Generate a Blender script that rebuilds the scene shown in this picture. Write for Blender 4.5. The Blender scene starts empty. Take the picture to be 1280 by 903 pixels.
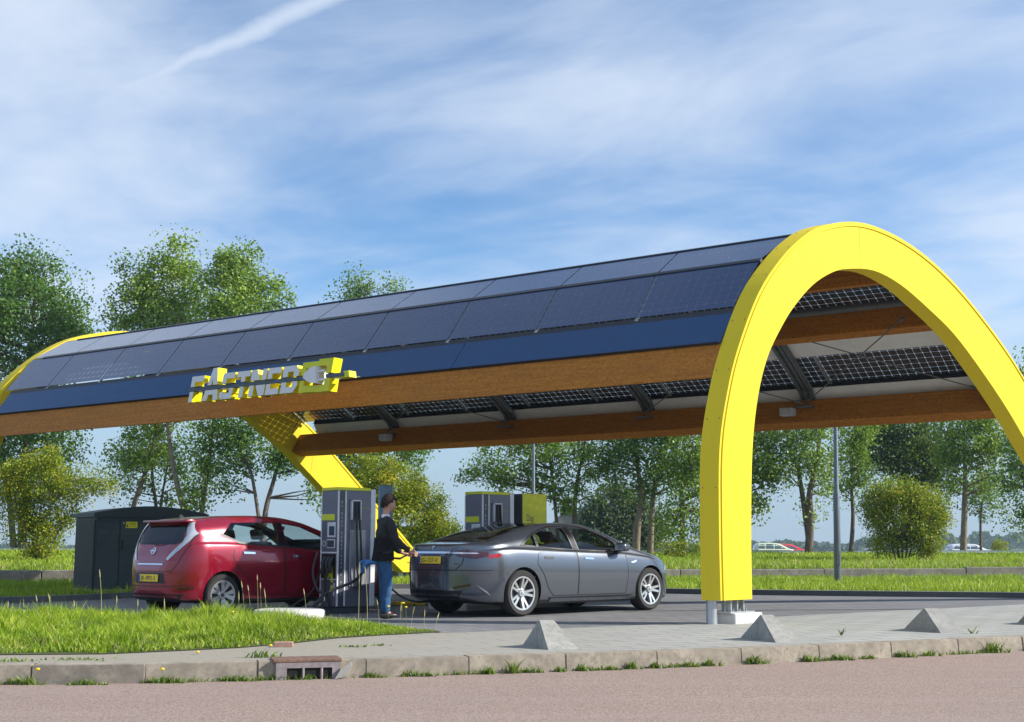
import bpy, bmesh, math, random
import numpy as np
from mathutils import Vector, Matrix
from mathutils.bvhtree import BVHTree
from mathutils.geometry import delaunay_2d_cdt

# ------------------------------------------------------------------ camera, light, exposure
scene = bpy.context.scene
CAM_F, CAM_H = 1600.0, 1.06
TILT = math.atan((683 - 451.5) / CAM_F)
cam_data = bpy.data.cameras.new("camera")
cam_data.sensor_width = 36.0
cam_data.lens = CAM_F / 1280 * 36
cam_data.clip_start = 0.1
cam_data.clip_end = 6000
cam = bpy.data.objects.new("camera", cam_data)
scene.collection.objects.link(cam)
cam.location = (0, 0, CAM_H)
cam.rotation_euler = (math.radians(90) + TILT, 0, 0)
scene.camera = cam

SUN_EL, SUN_AZ = math.radians(31), math.radians(-6)      # azimuth from +X towards +Y
sun_dir = Vector((math.cos(SUN_EL) * math.cos(SUN_AZ), math.cos(SUN_EL) * math.sin(SUN_AZ), math.sin(SUN_EL)))
sd = bpy.data.lights.new("sun", 'SUN')
sd.energy = 5.0
sd.angle = math.radians(0.55)
sd.color = (1.0, 0.95, 0.86)
so = bpy.data.objects.new("sun", sd)
scene.collection.objects.link(so)
so.rotation_euler = sun_dir.to_track_quat('Z', 'Y').to_euler()

world = bpy.data.worlds.new("World")
scene.world = world
world.use_nodes = True
wn, wl = world.node_tree.nodes, world.node_tree.links
for n in list(wn): wn.remove(n)
w_out = wn.new('ShaderNodeOutputWorld')
w_bg = wn.new('ShaderNodeBackground'); w_bg.inputs['Strength'].default_value = 0.11
sky = wn.new('ShaderNodeTexSky'); sky.sky_type = 'NISHITA'; sky.sun_disc = False
sky.sun_elevation = SUN_EL
sky.sun_rotation = math.radians(90) - SUN_AZ
sky.air_density = 1.0; sky.dust_density = 0.3; sky.ozone_density = 3.0; sky.altitude = 0
# thin cirrus, laid out on a flat cloud deck high above the ground
tc = wn.new('ShaderNodeTexCoord')
sep = wn.new('ShaderNodeSeparateXYZ'); wl.new(tc.outputs['Generated'], sep.inputs[0])
def wmath(op, a, b=None, c=None):
    m = wn.new('ShaderNodeMath'); m.operation = op
    for i, x in enumerate((a, b, c)):
        if x is None: continue
        if isinstance(x, (int, float)): m.inputs[i].default_value = x
        else: wl.new(x, m.inputs[i])
    return m.outputs[0]
zc = wmath('MAXIMUM', wmath('ADD', sep.outputs['Z'], 0.06), 0.02)
cx = wmath('DIVIDE', sep.outputs['X'], zc); cy = wmath('DIVIDE', sep.outputs['Y'], zc)
comb = wn.new('ShaderNodeCombineXYZ'); wl.new(cx, comb.inputs[0]); wl.new(cy, comb.inputs[1])
def wnoise(scale, rot, sc, detail, rough, dist):
    mr = wn.new('ShaderNodeMapping'); wl.new(comb.outputs[0], mr.inputs[0]); mr.inputs['Rotation'].default_value = (0, 0, rot)
    mp = wn.new('ShaderNodeMapping'); wl.new(mr.outputs[0], mp.inputs[0]); mp.inputs['Scale'].default_value = sc
    nz = wn.new('ShaderNodeTexNoise'); wl.new(mp.outputs[0], nz.inputs['Vector'])
    nz.inputs['Scale'].default_value = scale; nz.inputs['Detail'].default_value = detail
    nz.inputs['Roughness'].default_value = rough; nz.inputs['Distortion'].default_value = dist
    return nz.outputs['Fac']
n1 = wnoise(0.62, 0.7, (0.8, 1.0, 1), 5, 0.52, 0.5)
n2 = wnoise(1.5, 0.75, (0.8, 1.2, 1), 10, 0.60, 0.45)
n3 = wnoise(0.35, 0.2, (1, 1, 1), 2, 0.5, 0.2)
cl = wmath('ADD', wmath('MULTIPLY', n1, 0.75), wmath('ADD', wmath('MULTIPLY', n2, 0.44), wmath('MULTIPLY', n3, 0.25)))
rmp = wn.new('ShaderNodeMapRange'); rmp.interpolation_type = 'SMOOTHSTEP'
wl.new(cl, rmp.inputs['Value'])
rmp.inputs['From Min'].default_value = 0.53; rmp.inputs['From Max'].default_value = 0.90
rmp.inputs['To Min'].default_value = 0.0; rmp.inputs['To Max'].default_value = 0.82
# aircraft trail: a narrow band across the deck
tr = wmath('ADD', wmath('MULTIPLY', cx, 0.64), wmath('MULTIPLY', cy, 0.77))
trn = wnoise(3.0, 0, (1, 1, 1), 5, 0.6, 0.3)
TRAIL = wmath('ADD', tr, wmath('MULTIPLY', trn, 0.08))
w_mix = wn.new('ShaderNodeMix'); w_mix.data_type = 'RGBA'
tint = wn.new('ShaderNodeMix'); tint.data_type = 'RGBA'; tint.blend_type = 'MULTIPLY'; tint.inputs['Factor'].default_value = 1
wl.new(sky.outputs[0], tint.inputs['A']); tint.inputs['B'].default_value = (0.80, 0.98, 1.12, 1)      # deep late-summer blue
wl.new(tint.outputs['Result'], w_mix.inputs['A'])
w_mix.inputs['B'].default_value = (5.0, 5.6, 6.5, 1)
def trail_band(c, wid, amt):
    d = wmath('ABSOLUTE', wmath('SUBTRACT', TRAIL, c))
    m = wn.new('ShaderNodeMapRange'); m.interpolation_type = 'SMOOTHSTEP'
    wl.new(d, m.inputs['Value']); m.inputs['From Min'].default_value = 0; m.inputs['From Max'].default_value = wid
    m.inputs['To Min'].default_value = amt; m.inputs['To Max'].default_value = 0
    g = wn.new('ShaderNodeMapRange'); wl.new(cx, g.inputs['Value'])
    g.inputs['From Min'].default_value = -0.92; g.inputs['From Max'].default_value = -0.72
    g2 = wn.new('ShaderNodeMapRange'); wl.new(cx, g2.inputs['Value'])
    g2.inputs['From Min'].default_value = 0.3; g2.inputs['From Max'].default_value = -0.1
    return wmath('MULTIPLY', wmath('MULTIPLY', m.outputs[0], g.outputs[0]), g2.outputs[0])
TR_C = 1.350
fac = wmath('MAXIMUM', rmp.outputs[0], trail_band(TR_C, 0.055, 0.72))
hzc = wn.new('ShaderNodeMix'); hzc.data_type = 'RGBA'
hf = wn.new('ShaderNodeMapRange'); wl.new(sep.outputs['Z'], hf.inputs['Value']); hf.inputs['From Min'].default_value = 0.0; hf.inputs['From Max'].default_value = 0.20
hf.inputs['To Min'].default_value = 0.85; hf.inputs['To Max'].default_value = 0.0; hf.interpolation_type = 'SMOOTHSTEP'
wl.new(hf.outputs[0], hzc.inputs['Factor']); hzc.inputs['B'].default_value = (2.5, 3.3, 4.2, 1)
# fade towards the horizon: paler air low down
hz = wn.new('ShaderNodeMapRange'); wl.new(sep.outputs['Z'], hz.inputs['Value'])
hz.inputs['From Min'].default_value = 0.0; hz.inputs['From Max'].default_value = 0.16
hz.inputs['To Min'].default_value = 0.25; hz.inputs['To Max'].default_value = 1.0
wl.new(wmath('MULTIPLY', fac, hz.outputs[0]), w_mix.inputs['Factor'])
wl.new(w_mix.outputs['Result'], hzc.inputs['A']); wl.new(hzc.outputs['Result'], w_bg.inputs['Color'])
wl.new(w_bg.outputs[0], w_out.inputs[0])

scene.view_settings.view_transform = 'Standard'
scene.view_settings.look = 'None'
scene.view_settings.exposure = 0.52
scene.view_settings.gamma = 1.0
scene.view_settings.use_curve_mapping = False

# ------------------------------------------------------------------ helpers
R = random.Random(7)
rng = np.random.default_rng(7)
COL = scene.collection
_c, _s = math.cos(TILT), math.sin(TILT)
def ray(px, py):
    x = (px - 640) / CAM_F; y = -(py - 451.5) / CAM_F
    return Vector((x, _c - y * _s, _s + y * _c))
def ground(px, py, z=0.0):
    r = ray(px, py); t = (z - CAM_H) / r.z
    return Vector((r.x * t, r.y * t, z))
def depth(px, py, d):
    r = ray(px, py); t = d / r.y
    return Vector((r.x * t, d, CAM_H + r.z * t))

def tag(o, label=None, cat=None, group=None, kind=None):
    if label: o['label'] = label
    if cat: o['category'] = cat
    if group: o['group'] = group
    if kind: o['kind'] = kind
    return o
def empty(name, loc=(0, 0, 0), rz=0.0, label=None, cat=None, group=None):
    o = bpy.data.objects.new(name, None); COL.objects.link(o)
    o.location = loc; o.rotation_euler = (0, 0, rz); o.empty_display_size = 0.2
    return tag(o, label, cat, group)
def link_mesh(name, me, mats, parent=None):
    o = bpy.data.objects.new(name, me); COL.objects.link(o)
    if mats is not None:
        for m in (mats if isinstance(mats, (list, tuple)) else [mats]): me.materials.append(m)
    if parent is not None: o.parent = parent
    return o
def obj(name, bm, mats, parent=None, smooth=None):
    me = bpy.data.meshes.new(name); 
    bmesh.ops.recalc_face_normals(bm, faces=bm.faces)
    bm.to_mesh(me); bm.free()
    if smooth is not None:
        me.polygons.foreach_set('use_smooth', [True] * len(me.polygons))
        me.set_sharp_from_angle(angle=math.radians(smooth))
    return link_mesh(name, me, mats, parent)

class M3:
    """collects boxes, tubes, prisms in one bmesh"""
    def __init__(s): s.bm = bmesh.new()
    def hexa(s, P, mi=0):
        vs = [s.bm.verts.new(p) for p in P]
        for f in ((0, 3, 2, 1), (4, 5, 6, 7), (0, 1, 5, 4), (1, 2, 6, 5), (2, 3, 7, 6), (3, 0, 4, 7)):
            s.bm.faces.new([vs[i] for i in f]).material_index = mi
        return s
    def box(s, x0, x1, y0, y1, z0, z1, mi=0):
        return s.hexa([(x0, y0, z0), (x1, y0, z0), (x1, y1, z0), (x0, y1, z0), (x0, y0, z1), (x1, y0, z1), (x1, y1, z1), (x0, y1, z1)], mi)
    def rbox(s, x0, x1, y0, y1, z0, z1, b=0.01, seg=1, mi=0):
        t = bmesh.new(); bmesh.ops.create_cube(t, size=1)
        for v in t.verts:
            v.co = Vector((x0 + (v.co.x + .5) * (x1 - x0), y0 + (v.co.y + .5) * (y1 - y0), z0 + (v.co.z + .5) * (z1 - z0)))
        bmesh.ops.bevel(t, geom=list(t.edges), offset=b, segments=seg, affect='EDGES', profile=0.5)
        s.merge(t, mi); return s
    def merge(s, t, mi=None, mat=None):
        mp = {}
        for v in t.verts: mp[v] = s.bm.verts.new(mat @ v.co if mat else v.co)
        for f in t.faces:
            try:
                nf = s.bm.faces.new([mp[v] for v in f.verts]); nf.material_index = f.material_index if mi is None else mi
            except ValueError: pass
        t.free()
    def tube(s, pts, r, n=8, caps=True, mi=0):
        pts = [Vector(p) for p in pts]
        rs = r if isinstance(r, (list, tuple)) else [r] * len(pts)
        rings = []; up = None
        for i, p in enumerate(pts):
            d = (pts[min(i + 1, len(pts) - 1)] - pts[max(i - 1, 0)])
            if d.length < 1e-9: d = Vector((0, 0, 1))
            d.normalize()
            if up is None:
                up = Vector((0, 0, 1)) if abs(d.z) < 0.9 else Vector((1, 0, 0))
            a = d.cross(up)
            if a.length < 1e-4: a = d.cross(Vector((1, 0, 0)))
            a.normalize(); b = a.cross(d).normalized(); up = b
            rings.append([s.bm.verts.new(p + (a * math.cos(2 * math.pi * k / n) + b * math.sin(2 * math.pi * k / n)) * rs[i]) for k in range(n)])
        for i in range(len(rings) - 1):
            for k in range(n):
                s.bm.faces.new((rings[i][k], rings[i][(k + 1) % n], rings[i + 1][(k + 1) % n], rings[i + 1][k])).material_index = mi
        if caps:
            s.bm.faces.new(rings[0]).material_index = mi; s.bm.faces.new(list(reversed(rings[-1]))).material_index = mi
        return s
    def lathe(s, prof, n=32, axis='Z', origin=(0, 0, 0), mi=0, close=False):
        O = Vector(origin); rings = []
        for r, h in prof:
            ring = []
            for k in range(n):
                a = 2 * math.pi * k / n; c, t = math.cos(a) * r, math.sin(a) * r
                p = {'Z': (c, t, h), 'Y': (c, h, t), 'X': (h, c, t)}[axis]
                ring.append(s.bm.verts.new(O + Vector(p)))
            rings.append(ring)
        m = len(rings)
        for i in range(m if close else m - 1):
            a, b = rings[i], rings[(i + 1) % m]
            for k in range(n):
                s.bm.faces.new((a[k], a[(k + 1) % n], b[(k + 1) % n], b[k])).material_index = mi
        if not close:
            for ring, pr in ((rings[0], prof[0]), (rings[-1], prof[-1])):
                if pr[0] > 1e-4: s.bm.faces.new(ring).material_index = mi
        return s
    def prism(s, poly, f0, f1, mi=0):
        """poly: list of 2D points; f0/f1 map a 2D point to 3D"""
        a = [s.bm.verts.new(f0(*p)) for p in poly]; b = [s.bm.verts.new(f1(*p)) for p in poly]
        n = len(poly)
        s.bm.faces.new(a).material_index = mi; s.bm.faces.new(list(reversed(b))).material_index = mi
        for i in range(n): s.bm.faces.new((a[i], b[i], b[(i + 1) % n], a[(i + 1) % n])).material_index = mi
        return s
    def build(s, name, mats, parent=None, smooth=None): return obj(name, s.bm, mats, parent, smooth)

def bez(p0, p1, p2, p3, n=12):
    p0, p1, p2, p3 = map(Vector, (p0, p1, p2, p3))
    return [((1 - t) ** 3) * p0 + 3 * t * (1 - t) ** 2 * p1 + 3 * t * t * (1 - t) * p2 + t ** 3 * p3 for t in [i / n for i in range(n + 1)]]
def catmull(P, k=8, closed=False):
    P = [Vector(p) for p in P]; out = []; n = len(P)
    for i in range(n if closed else n - 1):
        if closed: a, b, c, d = P[i - 1], P[i], P[(i + 1) % n], P[(i + 2) % n]
        else: a, b, c, d = P[max(i - 1, 0)], P[i], P[i + 1], P[min(i + 2, n - 1)]
        for j in range(k):
            t = j / k
            out.append(0.5 * ((2 * b) + (c - a) * t + (2 * a - 5 * b + 4 * c - d) * t * t + (3 * b - a - 3 * c + d) * t ** 3))
    if not closed: out.append(P[-1])
    return out
def pchip(xs, ys):
    xs = np.array(xs, float); ys = np.array(ys, float)
    hh = np.diff(xs); dl = np.diff(ys) / hh; m = np.zeros(len(xs))
    m[0], m[-1] = dl[0], dl[-1]
    for i in range(1, len(xs) - 1):
        if dl[i - 1] * dl[i] > 0:
            w1 = 2 * hh[i] + hh[i - 1]; w2 = hh[i] + 2 * hh[i - 1]
            m[i] = (w1 + w2) / (w1 / dl[i - 1] + w2 / dl[i])
    def f(x):
        x = min(max(x, xs[0]), xs[-1]); i = min(max(int(np.searchsorted(xs, x)) - 1, 0), len(xs) - 2)
        t = (x - xs[i]) / hh[i]
        return float((2 * t**3 - 3 * t**2 + 1) * ys[i] + (t**3 - 2 * t**2 + t) * hh[i] * m[i] + (-2 * t**3 + 3 * t**2) * ys[i + 1] + (t**3 - t**2) * hh[i] * m[i + 1])
    return f
def raw_mesh(name, verts, faces_flat, nper, mats, parent=None, attr=None, smooth=False):
    me = bpy.data.meshes.new(name)
    nv = len(verts); nf = len(faces_flat) // nper
    me.vertices.add(nv); me.vertices.foreach_set('co', np.asarray(verts, dtype=np.float32).ravel())
    me.loops.add(nf * nper); me.loops.foreach_set('vertex_index', np.asarray(faces_flat, dtype=np.int32))
    me.polygons.add(nf); me.polygons.foreach_set('loop_start', np.arange(0, nf * nper, nper, dtype=np.int32))
    me.update(calc_edges=True)
    if attr is not None:
        for k, arr in attr.items():
            a = me.attributes.new(k, 'FLOAT', 'POINT'); a.data.foreach_set('value', np.asarray(arr, dtype=np.float32))
    if smooth: me.polygons.foreach_set('use_smooth', [True] * nf)
    me.validate()
    return link_mesh(name, me, mats, parent)

# ------------------------------------------------------------------ materials
def sock(nt, a):
    return a
class Mat:
    def __init__(s, name, base=(0.5, 0.5, 0.5), rough=0.6, metal=0.0, spec=0.5, coat=0.0, coat_rough=0.03):
        s.m = bpy.data.materials.new(name); s.m.use_nodes = True
        s.nt = s.m.node_tree; s.n = s.nt.nodes; s.l = s.nt.links
        s.b = s.n['Principled BSDF']; s.out = s.n['Material Output']
        s.b.inputs['Base Color'].default_value = (*base, 1); s.b.inputs['Roughness'].default_value = rough
        s.b.inputs['Metallic'].default_value = metal; s.b.inputs['Specular IOR Level'].default_value = spec
        s.b.inputs['Coat Weight'].default_value = coat; s.b.inputs['Coat Roughness'].default_value = coat_rough
    def coords(s, kind='Object', scale=(1, 1, 1), rot=(0, 0, 0)):
        t = s.n.new('ShaderNodeTexCoord'); mp = s.n.new('ShaderNodeMapping')
        s.l.new(t.outputs[kind], mp.inputs[0]); mp.inputs['Scale'].default_value = scale; mp.inputs['Rotation'].default_value = rot
        return mp.outputs[0]
    def noise(s, vec, scale, detail=4, rough=0.55, dist=0):
        t = s.n.new('ShaderNodeTexNoise'); s.l.new(vec, t.inputs['Vector'])
        t.inputs['Scale'].default_value = scale; t.inputs['Detail'].default_value = detail
        t.inputs['Roughness'].default_value = rough; t.inputs['Distortion'].default_value = dist
        return t.outputs['Fac']
    def vor(s, vec, scale, feature='F1'):
        t = s.n.new('ShaderNodeTexVoronoi'); s.l.new(vec, t.inputs['Vector']); t.feature = feature
        t.inputs['Scale'].default_value = scale; return t
    def ramp(s, fac, stops, interp='LINEAR'):
        r = s.n.new('ShaderNodeValToRGB'); s.l.new(fac, r.inputs[0]); e = r.color_ramp; e.interpolation = interp
        while len(e.elements) < len(stops): e.elements.new(0.5)
        for i, (p, c) in enumerate(stops):
            e.elements[i].position = p; e.elements[i].color = (*c, 1) if len(c) == 3 else c
        return r.outputs[0]
    def mixc(s, fac, a, b, blend='MIX'):
        x = s.n.new('ShaderNodeMix'); x.data_type = 'RGBA'; x.blend_type = blend
        for k, v in (('Factor', fac), ('A', a), ('B', b)):
            if isinstance(v, (int, float)): x.inputs[k].default_value = v
            elif isinstance(v, tuple): x.inputs[k].default_value = (*v, 1)
            else: s.l.new(v, x.inputs[k])
        return x.outputs['Result']
    def math(s, op, a, b=None, c=None):
        m = s.n.new('ShaderNodeMath'); m.operation = op
        for i, x in enumerate((a, b, c)):
            if x is None: continue
            if isinstance(x, (int, float)): m.inputs[i].default_value = x
            else: s.l.new(x, m.inputs[i])
        return m.outputs[0]
    def color(s, o): s.l.new(o, s.b.inputs['Base Color']); return s
    def roughness(s, o): s.l.new(o, s.b.inputs['Roughness']); return s
    def bump(s, h, strength=0.3, dist=0.01):
        b = s.n.new('ShaderNodeBump'); s.l.new(h, b.inputs['Height']); b.inputs['Strength'].default_value = strength
        b.inputs['Distance'].default_value = dist; s.l.new(b.outputs[0], s.b.inputs['Normal']); return s
def plain(name, base, rough=0.6, metal=0.0, var=0.12, scale=6.0, **k):
    m = Mat(name, base, rough, metal, **k)
    v = m.coords(); f = m.noise(v, scale, 5)
    lo = tuple(c * (1 - var) for c in base); hi = tuple(min(1, c * (1 + var)) for c in base)
    m.color(m.ramp(f, [(0.3, lo), (0.7, hi)]))
    return m.m
# ---- yellow painted steel
def make_yellow():
    m = Mat('yellow_paint', (0.80, 0.66, 0.012), 0.55, 0, 0.12)
    v = m.coords(); a = m.noise(v, 0.7, 3); b = m.noise(m.coords(scale=(1, 1, 0.15)), 9, 5)
    c = m.mixc(a, (0.74, 0.565, 0.028), (0.78, 0.60, 0.034))
    st = m.ramp(b, [(0.5, (0, 0, 0)), (0.8, (0.30, 0.30, 0.30))])
    m.color(m.mixc(st, c, (0.60, 0.50, 0.04)))
    m.bump(m.noise(v, 2.2, 2), 0.08, 0.02)
    return m.m
YELLOW = make_yellow()
LIME = plain('lime_yellow_panel', (0.55, 0.56, 0.008), 0.45, var=0.06)
def make_wood():
    m = Mat('glulam_wood', (0.35, 0.15, 0.05), 0.6, 0, 0.2)
    # beams run along the station axis; the object axes are turned to match it
    v = m.coords(scale=(0.25, 6, 14)); f = m.noise(v, 3.0, 6, 0.6, 0.4)
    v2 = m.coords(scale=(0.12, 1, 24)); g = m.noise(v2, 1.0, 2)
    c = m.ramp(f, [(0.25, (0.26, 0.092, 0.012)), (0.5, (0.43, 0.165, 0.022)), (0.78, (0.60, 0.26, 0.040))])
    c = m.mixc(m.ramp(g, [(0.4, (0, 0, 0)), (0.62, (0.35, 0.35, 0.35))]), c, (0.24, 0.085, 0.015))
    m.color(c); m.bump(f, 0.15, 0.004)
    return m.m
WOOD = make_wood()
def make_solar(transparent):
    m = Mat('solar_glass' if transparent else 'solar_cells', (0.01, 0.014, 0.03), 0.12, 0.0, 0.6, 0.9, 0.06)
    uv = m.n.new('ShaderNodeUVMap'); sp = m.n.new('ShaderNodeSeparateXYZ'); m.l.new(uv.outputs[0], sp.inputs[0])
    fx = m.math('ABSOLUTE', m.math('SUBTRACT', m.math('FRACT', m.math('DIVIDE', sp.outputs[0], 0.158)), 0.5))
    fy = m.math('ABSOLUTE', m.math('SUBTRACT', m.math('FRACT', m.math('DIVIDE', sp.outputs[1], 0.158)), 0.5))
    line = m.math('GREATER_THAN', m.math('MAXIMUM', fx, fy), 0.486)
    dia = m.math('GREATER_THAN', m.math('ADD', fx, fy), 0.885)
    gap = m.math('MAXIMUM', line, dia)
    bus = m.math('GREATER_THAN', m.math('ABSOLUTE', m.math('SUBTRACT', m.math('FRACT', m.math('DIVIDE', sp.outputs[1], 0.0527)), 0.5)), 0.46)
    nz = m.noise(m.coords(), 1.3, 2)
    c = m.mixc(bus, (0.005, 0.034, 0.115), (0.02, 0.07, 0.17))
    gb = m.n.new('ShaderNodeNewGeometry')
    c = m.mixc(gap, c, (0.20, 0.25, 0.36))
    m.color(m.mixc(gb.outputs['Backfacing'], c, m.mixc(gap, (0.055, 0.06, 0.065), (0.85, 0.87, 0.88))))
    m.roughness(m.ramp(nz, [(0.3, (0.14,) * 3), (0.7, (0.24,) * 3)]))
    if transparent:
        t = m.n.new('ShaderNodeBsdfTransparent'); t.inputs[0].default_value = (0.95, 0.97, 0.97, 1)
        mx = m.n.new('ShaderNodeMixShader')
        m.l.new(m.math('MULTIPLY', gap, 0.45), mx.inputs[0]); m.l.new(m.b.outputs[0], mx.inputs[1]); m.l.new(t.outputs[0], mx.inputs[2])
        m.l.new(mx.outputs[0], m.out.inputs[0])
    return m.m
SOLAR_G = make_solar(True)
SOLAR_O = make_solar(False)
FASCIA = plain('blue_black_fascia_sheet', (0.002, 0.052, 0.155), 0.16, 0.1, var=0.08, spec=0.6)
DARKSTRIP = plain('dark_aluminium_strip', (0.035, 0.04, 0.05), 0.4, 0.4)
WHITEPANEL = plain('off_white_soffit_panel', (0.78, 0.78, 0.74), 0.7, var=0.05)
GALV = plain('galvanised_steel', (0.42, 0.44, 0.45), 0.45, 0.75, var=0.2, scale=14)
GREYSTEEL = plain('grey_painted_steel', (0.13, 0.14, 0.145), 0.5, 0.3)
BLACKP = plain('black_plastic', (0.012, 0.012, 0.013), 0.45)
PILLARB = plain('gloss_black_pillar', (0.006, 0.006, 0.007), 0.3, spec=0.15)
RUBBER = plain('tyre_rubber', (0.022, 0.021, 0.021), 0.8, scale=30)
CABLEM = plain('black_cable_rubber', (0.012, 0.013, 0.015), 0.5)
SILVER = plain('silver_alloy', (0.62, 0.63, 0.64), 0.28, 0.85, var=0.05)
CHROME = plain('chrome', (0.8, 0.8, 0.82), 0.1, 1.0, var=0.02)
DARKMETAL = plain('dark_brake_metal', (0.09, 0.09, 0.09), 0.45, 0.7)
BLUEPLASTIC = plain('blue_connector_plastic', (0.03, 0.16, 0.42), 0.4)
SIGNWHITE = plain('sign_white', (0.72, 0.72, 0.74), 0.4, var=0.03)
SIGNYEL = plain('sign_yellow', (0.82, 0.74, 0.012), 0.4, var=0.03)
SIGNLIME = plain('sign_lime', (0.62, 0.64, 0.01), 0.4, var=0.03)
def make_paint(name, base, metal, rough, flake=0.1):
    m = Mat(name, base, rough, metal, 0.5, 1.0, 0.03)
    v = m.coords(); f = m.noise(v, 900, 2)
    m.color(m.mixc(m.math('MULTIPLY', f, flake * 2), base, tuple(min(1, c * 1.8) for c in base)))
    return m.m
REDPAINT = make_paint('dark_red_pearl_paint', (0.26, 0.002, 0.018), 0.35, 0.24, 0.02)
GREYPAINT = make_paint('grey_metallic_paint', (0.105, 0.118, 0.145), 0.72, 0.25, 0.05)
def make_glass(name, tint, gl=0.04):
    m = Mat(name)
    m.n.remove(m.b)
    t = m.n.new('ShaderNodeBsdfTransparent'); t.inputs[0].default_value = (*tint, 1)
    g = m.n.new('ShaderNodeBsdfGlossy'); g.inputs['Roughness'].default_value = 0.02
    fr = m.n.new('ShaderNodeFresnel'); fr.inputs[0].default_value = 1.52
    gb = m.n.new('ShaderNodeNewGeometry'); m.l.new(m.math('ADD', 1.52, m.math('MULTIPLY', gb.outputs['Backfacing'], 1 / 1.52 - 1.52)), fr.inputs[0])
    mx = m.n.new('ShaderNodeMixShader'); m.l.new(fr.outputs[0], mx.inputs[0])
    m.l.new(t.outputs[0], mx.inputs[1]); m.l.new(g.outputs[0], mx.inputs[2]); m.l.new(mx.outputs[0], m.out.inputs[0])
    return m.m
GLASS = make_glass('clear_car_glass', (0.78, 0.86, 0.83))
GLASS_D = make_glass('tinted_car_glass', (0.30, 0.33, 0.34))
REDLENS = plain('red_lamp_lens', (0.05, 0.002, 0.006), 0.12, var=0.05, coat=1.0)
CLEARLENS = plain('clear_lamp_lens', (0.55, 0.58, 0.62), 0.1, 0.35, coat=1.0)
PLATE = plain('yellow_number_plate', (0.95, 0.66, 0.04), 0.4, var=0.03)
PLATEBLUE = plain('number_plate_blue_band', (0.02, 0.06, 0.40), 0.4)
INK = plain('black_ink', (0.015, 0.015, 0.015), 0.5)
SEATM = plain('dark_seat_cloth', (0.05, 0.052, 0.055), 0.8)
PUMPGREY = plain('violet_grey_panel', (0.13, 0.13, 0.17), 0.38, 0.2, var=0.05)
PUMPDARK = plain('dark_grey_panel', (0.06, 0.065, 0.08), 0.4, 0.2, var=0.05)
PUMPLIGHT = plain('light_grey_vent_panel', (0.30, 0.31, 0.34), 0.45, 0.3)
WHITEEDGE = plain('white_edge_strip', (0.62, 0.64, 0.68), 0.4)
SCREEN = plain('display_screen', (0.06, 0.09, 0.14), 0.08, coat=1.0)
CABINET = plain('dark_green_grey_cabinet_paint', (0.030, 0.050, 0.052), 0.5, var=0.12, scale=2)
CABINET_SIDE = plain('dark_brown_grey_louvre', (0.028, 0.030, 0.028), 0.6)

def make_concrete(name, base, scale=1.0, stain=0.35, speck=0.5):
    m = Mat(name, base, 0.88, 0, 0.25)
    v = m.coords(); a = m.noise(v, 1.6 * scale, 6, 0.6); b = m.noise(v, 70 * scale, 3, 0.7); d = m.noise(v, 7 * scale, 5, 0.65)
    c = m.mixc(m.ramp(a, [(0.3, (0,) * 3), (0.75, (1,) * 3)]), tuple(x * (1 - stain * .6) for x in base), tuple(x * 1.08 for x in base))
    c = m.mixc(m.ramp(d, [(0.48, (0,) * 3), (0.66, (stain,) * 3)]), c, tuple(x * .52 for x in base))
    c = m.mixc(m.ramp(b, [(0.35, (speck,) * 3), (0.5, (0,) * 3)]), c, tuple(x * .62 for x in base))
    m.color(c); m.bump(m.mixc(0.5, b, d), 0.35, 0.006)
    return m.m
CONC = make_concrete('weathered_concrete', (0.45, 0.39, 0.31), 2.6, 1.0, 0.8)
CONC_BLOCK = make_concrete('pale_concrete_block', (0.36, 0.35, 0.32), 2.6, 0.55)
CONC_WHITE = make_concrete('white_concrete', (0.60, 0.58, 0.54), 1.5, 0.2)
CONC_WALL = make_concrete('stained_concrete_wall', (0.36, 0.325, 0.27), 1.4, 0.8)

def make_paving():
    m = Mat('concrete_tile_paving', (0.4, 0.4, 0.38), 0.85, 0, 0.25)
    v = m.coords(rot=(0, 0, -0.36))
    br = m.n.new('ShaderNodeTexBrick'); m.l.new(v, br.inputs['Vector'])
    br.inputs['Scale'].default_value = 1; br.inputs['Brick Width'].default_value = 0.6; br.inputs['Row Height'].default_value = 0.3
    br.inputs['Mortar Size'].default_value = 0.011; br.inputs['Mortar Smooth'].default_value = 0.3
    br.inputs['Color1'].default_value = (0.33, 0.335, 0.315, 1); br.inputs['Color2'].default_value = (0.39, 0.39, 0.365, 1)
    br.inputs['Mortar'].default_value = (0.09, 0.085, 0.06, 1)
    a = m.noise(v, 1.1, 5); b = m.noise(v, 90, 3, 0.7)
    c = m.mixc(m.ramp(a, [(0.35, (0.0,) * 3), (0.75, (0.4,) * 3)]), br.outputs['Color'], (0.27, 0.26, 0.235))
    sx = m.n.new('ShaderNodeSeparateXYZ'); m.l.new(m.coords(), sx.inputs[0])
    dirt = m.n.new('ShaderNodeMapRange'); m.l.new(m.math('ADD', sx.outputs[0], m.math('MULTIPLY', a, 3)), dirt.inputs['Value'])
    dirt.inputs['From Min'].default_value = -1.0; dirt.inputs['From Max'].default_value = 4.5; dirt.inputs['To Min'].default_value = 0.95; dirt.inputs['To Max'].default_value = 0.0
    c = m.mixc(dirt.outputs[0], c, (0.31, 0.275, 0.215))
    c = m.mixc(m.ramp(b, [(0.35, (0.45,) * 3), (0.5, (0,) * 3)]), c, (0.24, 0.235, 0.22))
    m.color(c); m.bump(m.math('ADD', m.math('MULTIPLY', b, 0.3), m.math('SUBTRACT', 1, br.outputs['Fac'])), 0.4, 0.006)
    return m.m
PAVING = make_paving()
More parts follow.
